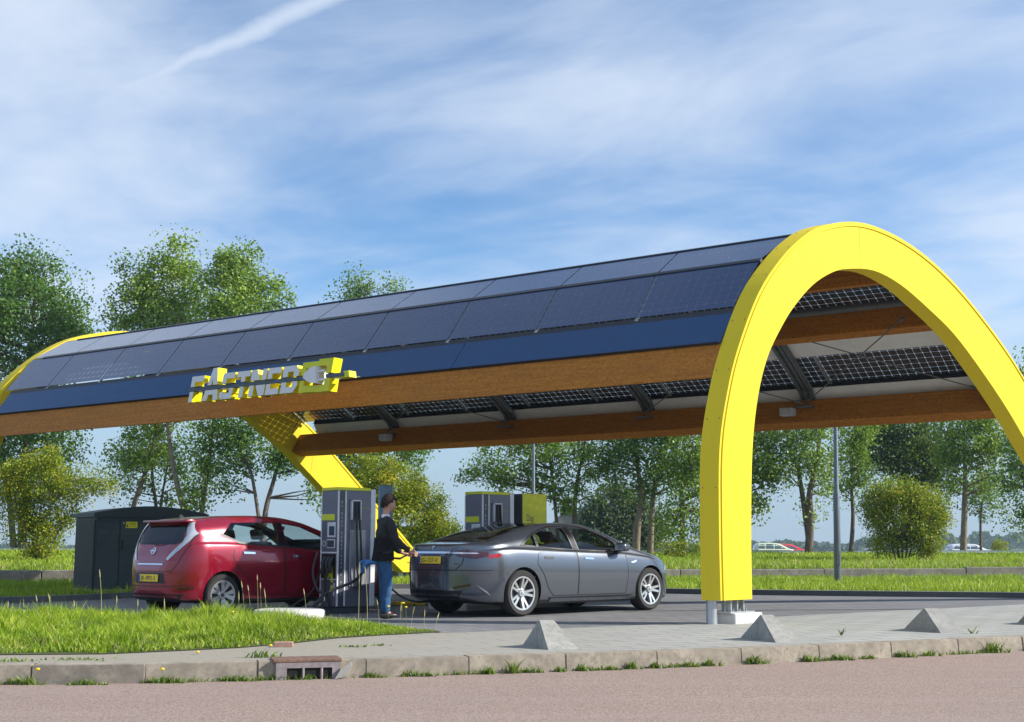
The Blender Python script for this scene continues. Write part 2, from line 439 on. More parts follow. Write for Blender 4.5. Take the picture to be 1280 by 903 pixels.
def make_blocks():
    m = Mat('grey_block_paving', (0.2, 0.2, 0.2), 0.8, 0, 0.3)
    v = m.coords(rot=(0, 0, 0.78))
    br = m.n.new('ShaderNodeTexBrick'); m.l.new(v, br.inputs['Vector'])
    br.inputs['Scale'].default_value = 1; br.inputs['Brick Width'].default_value = 0.42; br.inputs['Row Height'].default_value = 0.21
    br.inputs['Mortar Size'].default_value = 0.012; br.inputs['Mortar Smooth'].default_value = 0.5
    br.inputs['Color1'].default_value = (0.17, 0.17, 0.18, 1); br.inputs['Color2'].default_value = (0.235, 0.23, 0.235, 1)
    br.inputs['Mortar'].default_value = (0.075, 0.073, 0.07, 1)
    a = m.noise(v, 0.5, 5); b = m.noise(v, 60, 3, 0.7)
    c = m.mixc(m.ramp(a, [(0.35, (0.0,) * 3), (0.75, (0.5,) * 3)]), br.outputs['Color'], (0.15, 0.145, 0.14))
    c = m.mixc(m.ramp(b, [(0.35, (0.4,) * 3), (0.5, (0,) * 3)]), c, (0.12, 0.12, 0.12))
    m.color(c); m.bump(m.math('ADD', m.math('MULTIPLY', b, 0.3), m.math('SUBTRACT', 1, br.outputs['Fac'])), 0.5, 0.006)
    return m.m
BLOCKS = make_blocks()
def make_road():
    m = Mat('reddish_asphalt', (0.3, 0.25, 0.23), 0.9, 0, 0.2)
    v = m.coords(); vo = m.vor(v, 110); vo2 = m.vor(v, 55)
    spc = m.ramp(vo.outputs['Color'], [(0.0, (0.18, 0.13, 0.105)), (0.35, (0.32, 0.232, 0.192)), (0.7, (0.39, 0.288, 0.24)), (0.95, (0.55, 0.445, 0.375))])
    dk = m.ramp(vo2.outputs['Distance'], [(0.35, (0,) * 3), (0.75, (0.55,) * 3)])
    c = m.mixc(dk, spc, (0.12, 0.09, 0.08))
    a = m.noise(v, 0.35, 4); a2 = m.noise(m.coords(rot=(0, 0, -0.36), scale=(0.12, 1.6, 1)), 1.0, 3)
    c = m.mixc(m.ramp(a, [(0.35, (0.0,) * 3), (0.75, (0.38,) * 3)]), c, (0.24, 0.19, 0.17))
    c = m.mixc(m.ramp(a2, [(0.45, (0.0,) * 3), (0.75, (0.18,) * 3)]), c, (0.42, 0.35, 0.32))
    m.color(c); m.bump(vo.outputs['Distance'], 0.45, 0.004)
    return m.m
ROAD = make_road()
ASPHALT = make_concrete('far_road_asphalt', (0.10, 0.10, 0.10), 1, 0.3)
SOIL = make_concrete('turf_soil', (0.085, 0.10, 0.035), 1.0, 0.5)
def make_field():
    m = Mat('field_ground', (0.09, 0.13, 0.03), 0.95, 0, 0.1)
    v = m.coords(); a = m.noise(v, 0.25, 6); b = m.noise(v, 6, 4)
    c = m.ramp(a, [(0.3, (0.07, 0.13, 0.02)), (0.7, (0.14, 0.20, 0.035))])
    m.color(m.mixc(m.ramp(b, [(0.4, (0,) * 3), (0.7, (0.6,) * 3)]), c, (0.18, 0.19, 0.06)))
    m.bump(b, 0.6, 0.05)
    return m.m
FIELD = make_field()
def make_leaf(name, dark, mid, light, trans=0.35, rough=0.45):
    m = Mat(name, mid, rough, 0, 0.35)
    at = m.n.new('ShaderNodeAttribute'); at.attribute_name = 'tint'
    c = m.ramp(at.outputs['Fac'], [(0.0, dark), (0.5, mid), (1.0, light)])
    m.color(c)
    t = m.n.new('ShaderNodeBsdfTranslucent'); m.l.new(m.mixc(0.5, c, (0.35, 0.45, 0.03), 'MIX'), t.inputs[0])
    mx = m.n.new('ShaderNodeMixShader'); mx.inputs[0].default_value = trans
    m.l.new(m.b.outputs[0], mx.inputs[1]); m.l.new(t.outputs[0], mx.inputs[2]); m.l.new(mx.outputs[0], m.out.inputs[0])
    return m.m
LEAF_POPLAR = make_leaf('poplar_leaves', (0.055, 0.13, 0.014), (0.22, 0.36, 0.042), (0.54, 0.64, 0.16))
LEAF_DARK = make_leaf('dark_leaves', (0.028, 0.090, 0.02), (0.11, 0.235, 0.04), (0.32, 0.47, 0.10))
LEAF_BUSH = make_leaf('yellowing_bush_leaves', (0.07, 0.13, 0.008), (0.26, 0.33, 0.014), (0.60, 0.46, 0.025))
LEAF_WILLOW = make_leaf('grey_green_leaves', (0.04, 0.075, 0.04), (0.095, 0.15, 0.085), (0.26, 0.32, 0.22))
GRASSM = make_leaf('grass_blades', (0.055, 0.12, 0.006), (0.25, 0.40, 0.014), (0.62, 0.66, 0.09), 0.4, 0.5)
STRAW = make_leaf('dry_grass_stalks', (0.35, 0.28, 0.12), (0.5, 0.42, 0.2), (0.62, 0.55, 0.32), 0.2, 0.7)
WEEDM = make_leaf('weed_leaves', (0.06, 0.11, 0.02), (0.12, 0.21, 0.03), (0.24, 0.33, 0.06), 0.3)
PETAL = plain('dandelion_yellow', (0.85, 0.60, 0.01), 0.6)
def make_bark(name, base):
    m = Mat(name, base, 0.9, 0, 0.15)
    v = m.coords(scale=(1, 1, 0.3)); f = m.noise(v, 9, 6, 0.65, 0.5)
    m.color(m.ramp(f, [(0.3, tuple(c * .5 for c in base)), (0.7, tuple(c * 1.3 for c in base))])); m.bump(f, 0.6, 0.03)
    return m.m
BARK = make_bark('grey_bark', (0.17, 0.135, 0.105))
BARK_L = make_bark('pale_bark', (0.26, 0.21, 0.15))
SKIN = plain('skin', (0.50, 0.27, 0.19), 0.55, var=0.06)
HAIRM = plain('brown_hair', (0.022, 0.011, 0.007), 0.65, scale=90, var=0.3, spec=0.25)
BLAZER = plain('dark_blazer_cloth', (0.018, 0.018, 0.021), 0.85, scale=20)
SHIRT = plain('white_shirt', (0.75, 0.76, 0.80), 0.7)
def make_denim():
    m = Mat('blue_denim', (0.03, 0.09, 0.2), 0.85)
    v = m.coords(); f = m.noise(v, 7, 4); g = m.noise(v, 160, 2)
    m.color(m.mixc(m.math('MULTIPLY', g, 0.3), m.ramp(f, [(0.3, (0.008, 0.045, 0.12)), (0.7, (0.025, 0.095, 0.21))]), (0.05, 0.13, 0.26)))
    return m.m
DENIM = make_denim()
SHOE = plain('dark_leather', (0.02, 0.016, 0.013), 0.4)
RUST = plain('rusty_cast_iron', (0.20, 0.12, 0.085), 0.75, 0.3, var=0.4, scale=16)
IRONGREY = plain('grey_cast_iron', (0.30, 0.26, 0.26), 0.6, 0.3, var=0.25, scale=16)
DARKNESS = plain('painted_darkness', (0.006, 0.006, 0.006), 0.9)  # near-black for the painted shadow line and the dark inlet opening
BRICK = plain('pale_red_brick', (0.38, 0.22, 0.17), 0.9, var=0.2, scale=20)
LAMPGREY = plain('lamp_post_grey', (0.15, 0.175, 0.19), 0.4, 0.5)
ROOFGREY = plain('grey_roof_sheet', (0.25, 0.26, 0.28), 0.7)
WALLW = plain('white_wall', (0.62, 0.62, 0.60), 0.8)
ROADSIDEYEL = plain('yellow_road_paint', (0.62, 0.42, 0.03), 0.6, var=0.2, scale=14)
LEAF_DEEP = make_leaf('deep_green_leaves', (0.014, 0.050, 0.014), (0.045, 0.115, 0.024), (0.14, 0.25, 0.06))
WOODS = make_leaf('far_woods', (0.03, 0.06, 0.03), (0.05, 0.09, 0.04), (0.09, 0.13, 0.06), 0.1, 0.8)
# ------------------------------------------------------------------ the setting
def sheet(name, pts, z, mat, kind='structure'):
    bm = bmesh.new(); vs = [bm.verts.new((p[0], p[1], z)) for p in pts]; f = bm.faces.new(vs)
    if f.normal.z < 0: f.normal_flip()
    bmesh.ops.triangulate(bm, faces=[f])
    o = obj(name, bm, mat); o['kind'] = kind; 
    for p in o.data.polygons:
        if p.normal.z < 0: p.flip()
    return o
def strip(name, A, B, mat, kind='structure', parent=None):
    bm = bmesh.new(); a = [bm.verts.new(p) for p in A]; b = [bm.verts.new(p) for p in B]
    for i in range(len(a) - 1): bm.faces.new((a[i], a[i + 1], b[i + 1], b[i]))
    o = obj(name, bm, mat, parent, smooth=30)
    if kind: o['kind'] = kind
    for p in o.data.polygons:
        if p.normal.z < 0: p.flip()
    return o
def lerp(xs, ys, x): return float(np.interp(x, xs, ys))

# terrain: one sheet out to the horizon, dropping behind the highway
TY = [-60, 10, 60, 80, 95, 100, 142, 150, 175, 400, 1200, 5000]
TZ = [-0.35, -0.35, -0.35, -0.35, -0.35, -0.33, -0.33, -0.5, -1.8, -2.0, -2.0, -2.0]
bm = bmesh.new(); rows = []
TX = [-4000, -800, -200, -60, -20, 0, 20, 60, 200, 800, 4000]
for y, z in zip(TY, TZ): rows.append([bm.verts.new((x, y, z)) for x in TX])
for i in range(len(rows) - 1):
    for j in range(len(TX) - 1): bm.faces.new((rows[i][j], rows[i][j + 1], rows[i + 1][j + 1], rows[i + 1][j]))
obj('ground', bm, FIELD, smooth=60)['kind'] = 'structure'

ROADZ = -0.16
kt = [ground(-420, 840), ground(0, 835), ground(300, 829), ground(570, 822.5), ground(824, 815), ground(1050, 806.5), ground(1280, 796.5), ground(1560, 783)]
KX = [p.x for p in kt]; KY = [p.y for p in kt]
KX = [-40] + KX + [60]; KY = [KY[0] - (KX[1] + 40) * 0.20] + KY + [KY[-1] + (60 - KX[-2]) * 0.55]
_ks = catmull([(x, y, 0) for x, y in zip(KX, KY)], 12)
KXs = [p.x for p in _ks]; KYs = [p.y for p in _ks]
def kerb_y(x): return lerp(KXs, KYs, x)
kx = [x for x in np.arange(-36, 56, 0.5)]
strip('road', [(x, -40, ROADZ) for x in kx], [(x, kerb_y(x) + 0.05, ROADZ) for x in kx], ROAD)

# kerb stones along the road, about a metre long each, one structure
def kerb_run(name, x0, x1, yf, z0, z1, wdt, mat, step=1.0, gap=0.004, jit=0.005):
    bm = M3(); x = x0; rr = random.Random(3)
    while x < x1:
        y0, y1 = yf(x), yf(x + step * 0.9); a = Vector((x, y0, 0)); d = Vector((step * .9, y1 - y0, 0)); d.normalize()
        L = step - gap; n = Vector((-d.y, d.x, 0)); dz = rr.uniform(-jit, jit) * .6; dn = rr.uniform(-jit, jit)
        t = bmesh.new(); bmesh.ops.create_cube(t, size=1)
        for v in t.verts:
            q = a + d * ((v.co.x + .5) * L) + n * ((v.co.y + .5) * wdt + dn)
            zz = z0 if v.co.z < 0 else z1 + dz
            if v.co.y < 0 and v.co.z > 0: q = q + n * 0.02
            v.co = Vector((q.x, q.y, zz))
        bmesh.ops.bevel(t, geom=[e for e in t.edges], offset=0.007, segments=2, affect='EDGES')
        bm.merge(t, 0)
        x += d.x * step
    o = bm.build(name, mat, smooth=35); o['kind'] = 'structure'; return o
kerb_run('kerb', -20, 24, kerb_y, ROADZ - 0.1, 0.006, 0.22, CONC)

# parking area of grey blocks up to the far kerb
far = [(-60, 16), (-22, 21.5), (-12.5, 23.2), (-9.9, 24.2), (-8.6, 25.4), (-7.6, 27.6), (-5.6, 30.4), (-3.6, 32.6), (-1.0, 32.9), (1.4, 31.2), (3.65, 29.3), (6.8, 28.0), (10.7, 26.8), (20, 23.5), (40, 15), (60, 8)]
_fs = catmull([(x, y, 0) for x, y in far], 6); FX = [p.x for p in _fs]; FY = [p.y for p in _fs]
def far_y(x): return lerp(FX, FY, x)
bx = [x for x in np.arange(-36, 46, 0.5)]
strip('parking_area', [(x, kerb_y(x) + 0.2, 0.0) for x in bx], [(x, max(far_y(x), kerb_y(x) + 0.4), 0.0) for x in bx], BLOCKS)
# pale tile pavement behind the kerb
pb = [ground(-420, 788), ground(0, 786), ground(300, 788), ground(560, 792), ground(600, 790.3), ground(850, 780), ground(943, 773), ground(1100, 765), ground(1280, 756), ground(1500, 747)]
PX = [-40] + [p.x for p in pb] + [40]; PY = [pb[0].y - 3] + [p.y for p in pb] + [pb[-1].y + 9]
px_ = [x for x in np.arange(-36, 38, 0.25)]
strip('pavement', [(x, kerb_y(x) + 0.19, 0.005) for x in px_], [(x, max(lerp(PX, PY, x), kerb_y(x) + 0.5), 0.005) for x in px_], PAVING)
# near-black strip laid as a painted thin shadow across the parking area
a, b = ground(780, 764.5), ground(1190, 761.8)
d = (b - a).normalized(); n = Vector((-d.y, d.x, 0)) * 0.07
strip('shadow_strip', [a + Vector((0, 0, .004)), b + Vector((0, 0, .004))], [a + n * 1.0 + Vector((0, 0, .004)), b + n + Vector((0, 0, .004))], DARKNESS)
a, b = ground(430, 734.8), ground(545, 734.6)
# kerb of the far side, dark stones
fx_ = [x for x in bx if x > -30 and x < 34]
strip('far_kerb_top', [(x, far_y(x) - 0.02, 0.115) for x in fx_], [(x, far_y(x) + 0.16, 0.115) for x in fx_], CONC_BLOCK)
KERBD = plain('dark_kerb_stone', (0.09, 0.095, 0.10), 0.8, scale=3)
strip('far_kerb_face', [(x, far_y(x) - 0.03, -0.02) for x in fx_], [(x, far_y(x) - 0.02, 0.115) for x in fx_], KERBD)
# concrete slab the cabinet stands on
# verge between far kerb and low wall; embankment behind
wall = [(-40, 31.5), (-16, 35.2), (-9, 36.4), (-2, 38.0), (7.5, 39.9), (12, 40.4), (18, 41.2), (40, 44)]
_w = catmull([(x, y, 0) for x, y in wall], 6); WX = [p.x for p in _w]; WY = [p.y for p in _w]
def wall_y(x): return lerp(WX, WY, x)
strip('verge_soil', [(x, far_y(x) + 0.15, 0.09) for x in fx_], [(x, wall_y(x), 0.10) for x in fx_], SOIL)
def emb_z(x, y):
    w = wall_y(x); t = (y - w)
    base = [0, 0.3, 6, 20, 26, 40, 60]
    crest = 0.70 if x > -4 else 0.70 + min(1, (-4 - x) / 8) * 0.12
    z = [0.30, 0.36, 0.48, crest, crest - 0.02, 0.0, -0.36]
    return lerp(base, z, t)
ex = list(np.arange(-120, 121, 4.0)); et = [0.15, 0.3, 2, 4, 6, 10, 15, 20, 26, 33, 40, 50, 62]
bm = bmesh.new(); rows = []
for t in et: rows.append([bm.verts.new((x, wall_y(x) + t, emb_z(x, wall_y(x) + t))) for x in ex])
for i in range(len(rows) - 1):
    for j in range(len(ex) - 1): bm.faces.new((rows[i][j], rows[i][j + 1], rows[i + 1][j + 1], rows[i + 1][j]))
obj('embankment', bm, SOIL, smooth=60)['kind'] = 'structure'
sheet('highway', [(-400, 107), (400, 107), (400, 137), (-400, 137)], -0.2, ASPHALT)
WPAINT = plain('white_road_paint', (0.7, 0.7, 0.68), 0.7)
# low retaining wall in panels
wr = empty('retaining_wall', (0, 38, 0), label='low weathered concrete wall at the foot of the grass bank behind the parking area', cat='wall')
s = 0.0; x = -22.0
i = 0
while x < 30:
    L = 4.6; y0 = wall_y(x); y1 = wall_y(x + L); d = Vector((L, y1 - y0, 0)); d.normalize(); n = Vector((-d.y, d.x, 0))
    h0 = 0.36 + (0.05 if x < -4 else 0) + lerp([0, 9, 16], [0, 0.0, 0.07], x)
    a = Vector((x, y0, 0)); Lc = L - 0.03
    m = M3(); P = []
    for z in (-0.2, h0):
        for (u_, w_) in ((0, -0.12), (Lc, -0.12), (Lc, 0.12), (0, 0.12)):
            q = a + d * u_ + n * w_; P.append((q.x, q.y - 38, z))
    m.hexa(P); bmesh.ops.bevel(m.bm, geom=list(m.bm.edges), offset=0.012, segments=1, affect='EDGES')
    m.build('wall_panel', CONC_WALL, wr)
    x += d.x * L; i += 1

# guard rail on the crest
gr = empty('guard_rail', (0, 62, 0.5), label='pale steel guard rail running along the top of the grass bank', cat='guard rail')
RAILM = plain('weathered_rail_steel', (0.80, 0.82, 0.83), 0.5, 0.0)
m = M3()
prof = [(-0.03, -0.15), (0.02, -0.11), (-0.03, -0.05), (0.02, 0.0), (-0.03, 0.05), (0.02, 0.11), (-0.03, 0.15), (0.01, 0.15), (0.06, 0), (0.01, -0.15)]
def rail_z(x): return 0.72 + (0.12 * min(1, max(0, (-4 - x) / 10)))
xs = list(np.arange(-60, 61, 6.0)); prev = None
for x in xs:
    ring = [m.bm.verts.new((x, p[0], rail_z(x) - 0.5 + p[1])) for p in prof]
    if prev:
        for k in range(len(prof)): m.bm.faces.new((prev[k], prev[(k + 1) % len(prof)], ring[(k + 1) % len(prof)], ring[k]))
    prev = ring
m.build('rail', RAILM, gr)
for x in np.arange(-57, 58, 4.0):
    mm = M3(); mm.box(x - .04, x + .04, .05, .13, -0.2, rail_z(x) - 0.5 + .12); mm.build('post', GALV, gr)

# far buildings
def gable(name, x, y, w, dpt, h, hr, z0, wm, rm, label, cat):
    e = empty(name, (x, y, z0), label=label, cat=cat)
    m = M3(); m.prism([(-w / 2, 0), (w / 2, 0), (w / 2, h), (0, h + hr - 0.02), (-w / 2, h)], lambda a, b: (a, 0, b), lambda a, b: (a, dpt, b)); m.build('wall', wm, e)
    m = M3(); o_ = 0.15
    for sg in (-1, 1):
        m.hexa([(sg * (w / 2 + o_), -.15, h - .06), (0, -.15, h + hr), (0, dpt + .15, h + hr), (sg * (w / 2 + o_), dpt + .15, h - .06),
                (sg * (w / 2 + o_), -.15, h + .02), (0, -.15, h + hr + .1), (0, dpt + .15, h + hr + .1), (sg * (w / 2 + o_), dpt + .15, h + .02)])
    m.build('roof', rm, e)
    m = M3(); m.box(-0.3 * w / 2, 0.3 * w / 2, -0.03, 0.01, h * .35, h * .8); m.build('window', SCREEN, e)
    return e
p = depth(1089, 683, 300); gable('gable_house', p.x, 300, 2.3, 5, 1.1, 1.55, -2.0, WALLW, WALLW, 'tiny far white gabled house right of the middle tree trunks', 'house')
p = depth(1028, 683, 290); gable('greenhouse', p.x, 290, 5.4, 6, 1.75, 0.25, -2.0, WALLW, WALLW, 'low white shed far off just left of the grey lamp post', 'shed')
p = depth(712, 683, 150); gable('farmhouse', p.x, 150, 4.6, 7, 3.6, 2.4, -0.4, plain('grey_brick', (0.2, 0.18, 0.17), 0.9), ROOFGREY, 'grey roofed house half hidden behind the grey willow', 'house')

# ------------------------------------------------------------------ canopy of the charging station
CP0 = Vector((2.831, 17.642, 0.0))
_r = ray(-1665, 683); CU = Vector((_r.x, _r.y, 0)).normalized(); CV = Vector((CU.y, -CU.x, 0))
SK = -0.21                                        # the arches stand a little askew to the beams
LEN = 18.5
CROT = math.atan2(CV.y, CV.x)                     # local x = CV (across), local y = CU (along)
canopy = empty('charging_canopy', CP0, CROT, 'long curved solar canopy with timber beams and two yellow arches over the charging bays', 'canopy')
def cl(s_, t_, z_): return (s_, t_, z_)           # local canopy coordinates
outer = [(0.0, 0.33), (0.0, 1.3), (0.05, 2.4), (0.25, 3.2), (0.53, 3.88), (1.03, 4.72), (1.61, 5.33), (2.17, 5.75), (2.68, 6.01), (3.43, 6.22), (4.13, 6.29), (5.02, 6.22), (5.87, 6.03), (6.75, 5.71), (7.66, 5.25), (8.61, 4.68), (9.35, 4.12), (10.2, 3.35), (11.2, 2.42), (12.3, 1.4), (13.42, 0.33)]
inner = [(0.69, 0.33), (0.71, 1.3), (0.79, 2.44), (0.96, 3.22), (1.21, 3.80), (1.56, 4.27), (1.91, 4.64), (2.41, 5.04), (2.93, 5.31), (3.38, 5.44), (4.16, 5.53), (4.96, 5.41), (5.79, 5.13), (6.66, 4.77), (7.55, 4.23), (8.45, 3.60), (9.2, 2.98), (10.0, 2.30), (10.9, 1.53), (11.7, 0.86), (12.36, 0.33)]
OUT = [(p.x, p.y) for p in catmull([(a, b, 0) for a, b in outer], 4)]
INN = [(p.x, p.y) for p in catmull([(a, b, 0) for a, b in inner], 4)]
TH = 0.29
def arch(T0, flip=False):
    bm = bmesh.new(); K = len(OUT)
    def P(s_, z_, t_): return bm.verts.new((s_, T0 + SK * s_ + t_, z_))
    fo = [P(a, b, 0) for a, b in OUT]; fi = [P(a, b, 0) for a, b in INN]
    bo = [P(a, b, TH) for a, b in OUT]; bi = [P(a, b, TH) for a, b in INN]
    for i in range(K - 1):
        bm.faces.new((fo[i], fo[i + 1], fi[i + 1], fi[i])); bm.faces.new((bo[i], bi[i], bi[i + 1], bo[i + 1]))
        bm.faces.new((fo[i], bo[i], bo[i + 1], fo[i + 1])); bm.faces.new((fi[i], fi[i + 1], bi[i + 1], bi[i]))
    bm.faces.new((fo[0], fi[0], bi[0], bo[0])); bm.faces.new((fo[-1], bo[-1], bi[-1], fi[-1]))
    edges = [e for e in bm.edges if len(e.link_faces) == 2 and e.calc_face_angle(0) > 0.9]
    bmesh.ops.bevel(bm, geom=edges, offset=0.012, segments=2, affect='EDGES')
    o = obj('arch', bm, YELLOW, canopy, smooth=30)
    # raised lip running just inside the outer edge, on both broad faces, and rivets on the rim
    for side, t0, t1 in ((0, -0.018, 0.002), (1, TH - 0.002, TH + 0.018)):
        bm = bmesh.new(); pr = None
        for i in range(0, K):
            a = Vector((*OUT[i], 0)); c = Vector((*INN[i], 0)); dd = (c - a).normalized()
            ring = []
            for w_, tt in ((0.045, t0), (0.075, t0), (0.075, t1), (0.045, t1)):
                q = a + dd * w_; ring.append(bm.verts.new((q.x, T0 + SK * q.x + tt, q.y)))
            if pr:
                for k in range(4): bm.faces.new((pr[k], pr[(k + 1) % 4], ring[(k + 1) % 4], ring[k]))
            else: bm.faces.new(ring)
            pr = ring
        bm.faces.new(pr)
        obj('edge_lip', bm, YELLOW, o, smooth=35)
    m = M3()
    for i in range(6, K - 1, 4):
        for tt in (0.05, TH - 0.05):
            q = Vector((OUT[i][0], T0 + SK * OUT[i][0] + tt, OUT[i][1]))
            a = Vector((OUT[i + 1][0] - OUT[i][0], 0, OUT[i + 1][1] - OUT[i][1])).normalized(); nrm = Vector((-a.z, 0, a.x))
            if nrm.dot(Vector((OUT[i][0] - INN[i][0], 0, OUT[i][1] - INN[i][1]))) < 0: nrm = -nrm
            m.tube([q - nrm * .004, q + nrm * 0.006], 0.009, 6)
    m.build('rivets', GREYSTEEL, o)
    # panel seams
    m = M3()
    for i in (int(K * 0.47), int(K * 0.80)):
        a, c = Vector((*OUT[i], 0)), Vector((*INN[i], 0)); dd = (OUT[i + 1][0] - OUT[i][0], OUT[i + 1][1] - OUT[i][1]); l = math.hypot(*dd); e = (dd[0] / l * .004, dd[1] / l * .004)
        m.hexa([(a.x - e[0], T0 + SK * a.x - .002, a.y - e[1]), (a.x + e[0], T0 + SK * a.x - .002, a.y + e[1]), (a.x + e[0], T0 + SK * a.x + .01, a.y + e[1]), (a.x - e[0], T0 + SK * a.x + .01, a.y - e[1]),
                (c.x - e[0], T0 + SK * c.x - .002, c.y - e[1]), (c.x + e[0], T0 + SK * c.x - .002, c.y + e[1]), (c.x + e[0], T0 + SK * c.x + .01, c.y + e[1]), (c.x - e[0], T0 + SK * c.x + .01, c.y - e[1])])
    m.build('panel_seam', plain('seam_dark_yellow', (0.25, 0.2, 0.02), 0.6), o)
    return o
arch(0.0); arch(LEN)
# feet: drain pipe, steel stubs on a base plate, concrete block
def foot(s0, s1, T0):
    sm = (s0 + s1) / 2; tt = T0 + SK * sm
    m = M3(); m.tube([(s0 + 0.12, T0 + SK * s0 + 0.20, 0.0), (s0 + 0.12, T0 + SK * s0 + 0.20, 0.36)], 0.075, 16); m.build('drain_pipe', plain('pale_steel_pipe', (0.45, 0.47, 0.5), 0.35, 0.6), canopy, smooth=40)
    m = M3(); P = lambda a, b, z: (a, b + SK * a + T0, z)
    x0, x1 = s0 + 0.28, s1 + 0.22
    m.hexa([P(x0, -.02, -.02), P(x1, -.02, -.02), P(x1, .34, -.02), P(x0, .34, -.02), P(x0 + .01, -.01, .145), P(x1 - .01, -.01, .145), P(x1 - .01, .33, .145), P(x0 + .01, .33, .145)])
    bmesh.ops.bevel(m.bm, geom=list(m.bm.edges), offset=0.01, segments=1, affect='EDGES'); m.build('footing', CONC_WHITE, canopy)
    m = M3(); m.hexa([P(x0 - .03, .03, .145), P(x1 - .12, .03, .145), P(x1 - .12, .28, .145), P(x0 - .03, .28, .145), P(x0 - .03, .03, .17), P(x1 - .12, .03, .17), P(x1 - .12, .28, .17), P(x0 - .03, .28, .17)]); m.build('base_plate', GALV, canopy)
    m = M3()
    for q in (0.08, 0.22, 0.36):
        a = x0 + q - 0.03
        m.hexa([P(a, .08, .17), P(a + .02, .08, .17), P(a + .02, .22, .17), P(a, .22, .17), P(a, .08, .36), P(a + .02, .08, .36), P(a + .02, .22, .36), P(a, .22, .36)])
        m.hexa([P(a - .04, .14, .17), P(a + .06, .14, .17), P(a + .06, .16, .17), P(a - .04, .16, .17), P(a - .04, .14, .36), P(a + .06, .14, .36), P(a + .06, .16, .36), P(a - .04, .16, .36)])
        m.tube([P(a + .01, .05, .16), P(a + .01, .05, .2)], 0.014, 6)
    m.build('steel_stub', GALV, canopy)
foot(0.0, 0.69, 0.0); foot(0.0, 0.69, LEN); foot(12.36, 13.42, 0.0); foot(12.36, 13.42, LEN)
def skewbar(name, sec, t0, t1, mat, parent=None, bev=0.0, skew=True):
    bm = bmesh.new(); k = SK if skew else 0
    A = [bm.verts.new((s_, t0 + k * s_, z_)) for s_, z_ in sec]; B = [bm.verts.new((s_, t1 + k * s_, z_)) for s_, z_ in sec]
    bm.faces.new(A); bm.faces.new(list(reversed(B)))
    for i in range(len(A)): bm.faces.new((A[i], B[i], B[(i + 1) % len(A)], A[(i + 1) % len(A)]))
    if bev: bmesh.ops.bevel(bm, geom=list(bm.edges), offset=bev, segments=1, affect='EDGES')
    return obj(name, bm, mat, parent or canopy)
BEAMS = [[(0.345, 3.435), (0.545, 3.952), (0.77, 3.952), (0.60, 3.465)],
         [(5.05, 5.50), (5.05, 5.98), (5.31, 5.98), (5.34, 5.53)],
         [(6.75, 4.985), (6.86, 5.44), (7.10, 5.36), (7.00, 4.913)],
         [(8.60, 3.565), (8.85, 4.04), (9.15, 3.92), (8.90, 3.445)]]
for sec in BEAMS: skewbar('timber_beam', sec, TH + .002, LEN - .002, WOOD, bev=0.008)
# fascia sheets, in three long pieces, with the dark strip above
m_f = M3(); 
ROOF = [(0.89, 4.52), (1.57, 5.34), (2.37, 5.86), (3.4, 6.09), (4.6, 6.11), (5.8, 5.92), (6.9, 5.48), (8.0, 4.88), (8.93, 4.36)]
TE0, TE1 = 0.296, 18.05
cuts = [TE0, 5.2, 11.6, TE1]
for a, b in zip(cuts[:-1], cuts[1:]):
    skewbar('fascia_sheet', [(.535, 3.968), (.865, 4.44), (.895, 4.43), (.565, 3.958)], a, b - 0.012, FASCIA)
skewbar('fascia_strip', [(0.865, 4.44), (0.91, 4.52), (0.95, 4.48), (0.90, 4.42)], TE0, TE1, DARKSTRIP)
skewbar('flashing', [(0.525, 3.935), (0.50, 3.97), (0.53, 3.975), (0.555, 3.95)], TE0, TE1, BLACKP)
NPAN = 10
tcut = [0.285, 1.75, 3.61, 5.43, 7.30, 9.18, 11.03, 12.88, 14.74, 16.55, 18.10]
UNDER = [1, 1, 0, 1, 1, 1, 0, 1]
def panel(i, j):
    (s0, z0), (s1, z1) = ROOF[i], ROOF[i + 1]
    L = math.hypot(s1 - s0, z1 - z0); ds, dz = (s1 - s0) / L, (z1 - z0) / L; g = 0.012
    ta, tb = tcut[j] + g, tcut[j + 1] - g
    k0 = SK if j == 0 else 0; k1 = SK * 0 if j < NPAN - 1 else 0
    bm = bmesh.new(); uvl = bm.loops.layers.uv.new('UVMap')
    nrm = (-dz, ds)
    co = {}
    def V(l, t, off): return bm.verts.new((s0 + ds * l + nrm[0] * off, t, z0 + dz * l + nrm[1] * off))
    q = [(0.03, ta), (L - 0.03, ta), (L - 0.03, tb), (0.03, tb)]
    if j == 0: q[0] = (0.03, ta + k0 * s0 + 0.02); q[1] = (L - .03, ta + k0 * s1 + 0.02)
    top = [V(l, t, 0.0) for l, t in q]
    f = bm.faces.new(top)
    for lp, (l, t) in zip(f.loops, q): lp[uvl].uv = (t - ta, l)
    f.normal_update()
    o = obj('solar_panel', bm, SOLAR_G if UNDER[i] else SOLAR_O, canopy)
    for p in o.data.polygons:
        if p.normal.z < 0: p.flip()
    return o
for i in range(8):
    for j in range(NPAN): panel(i, j)
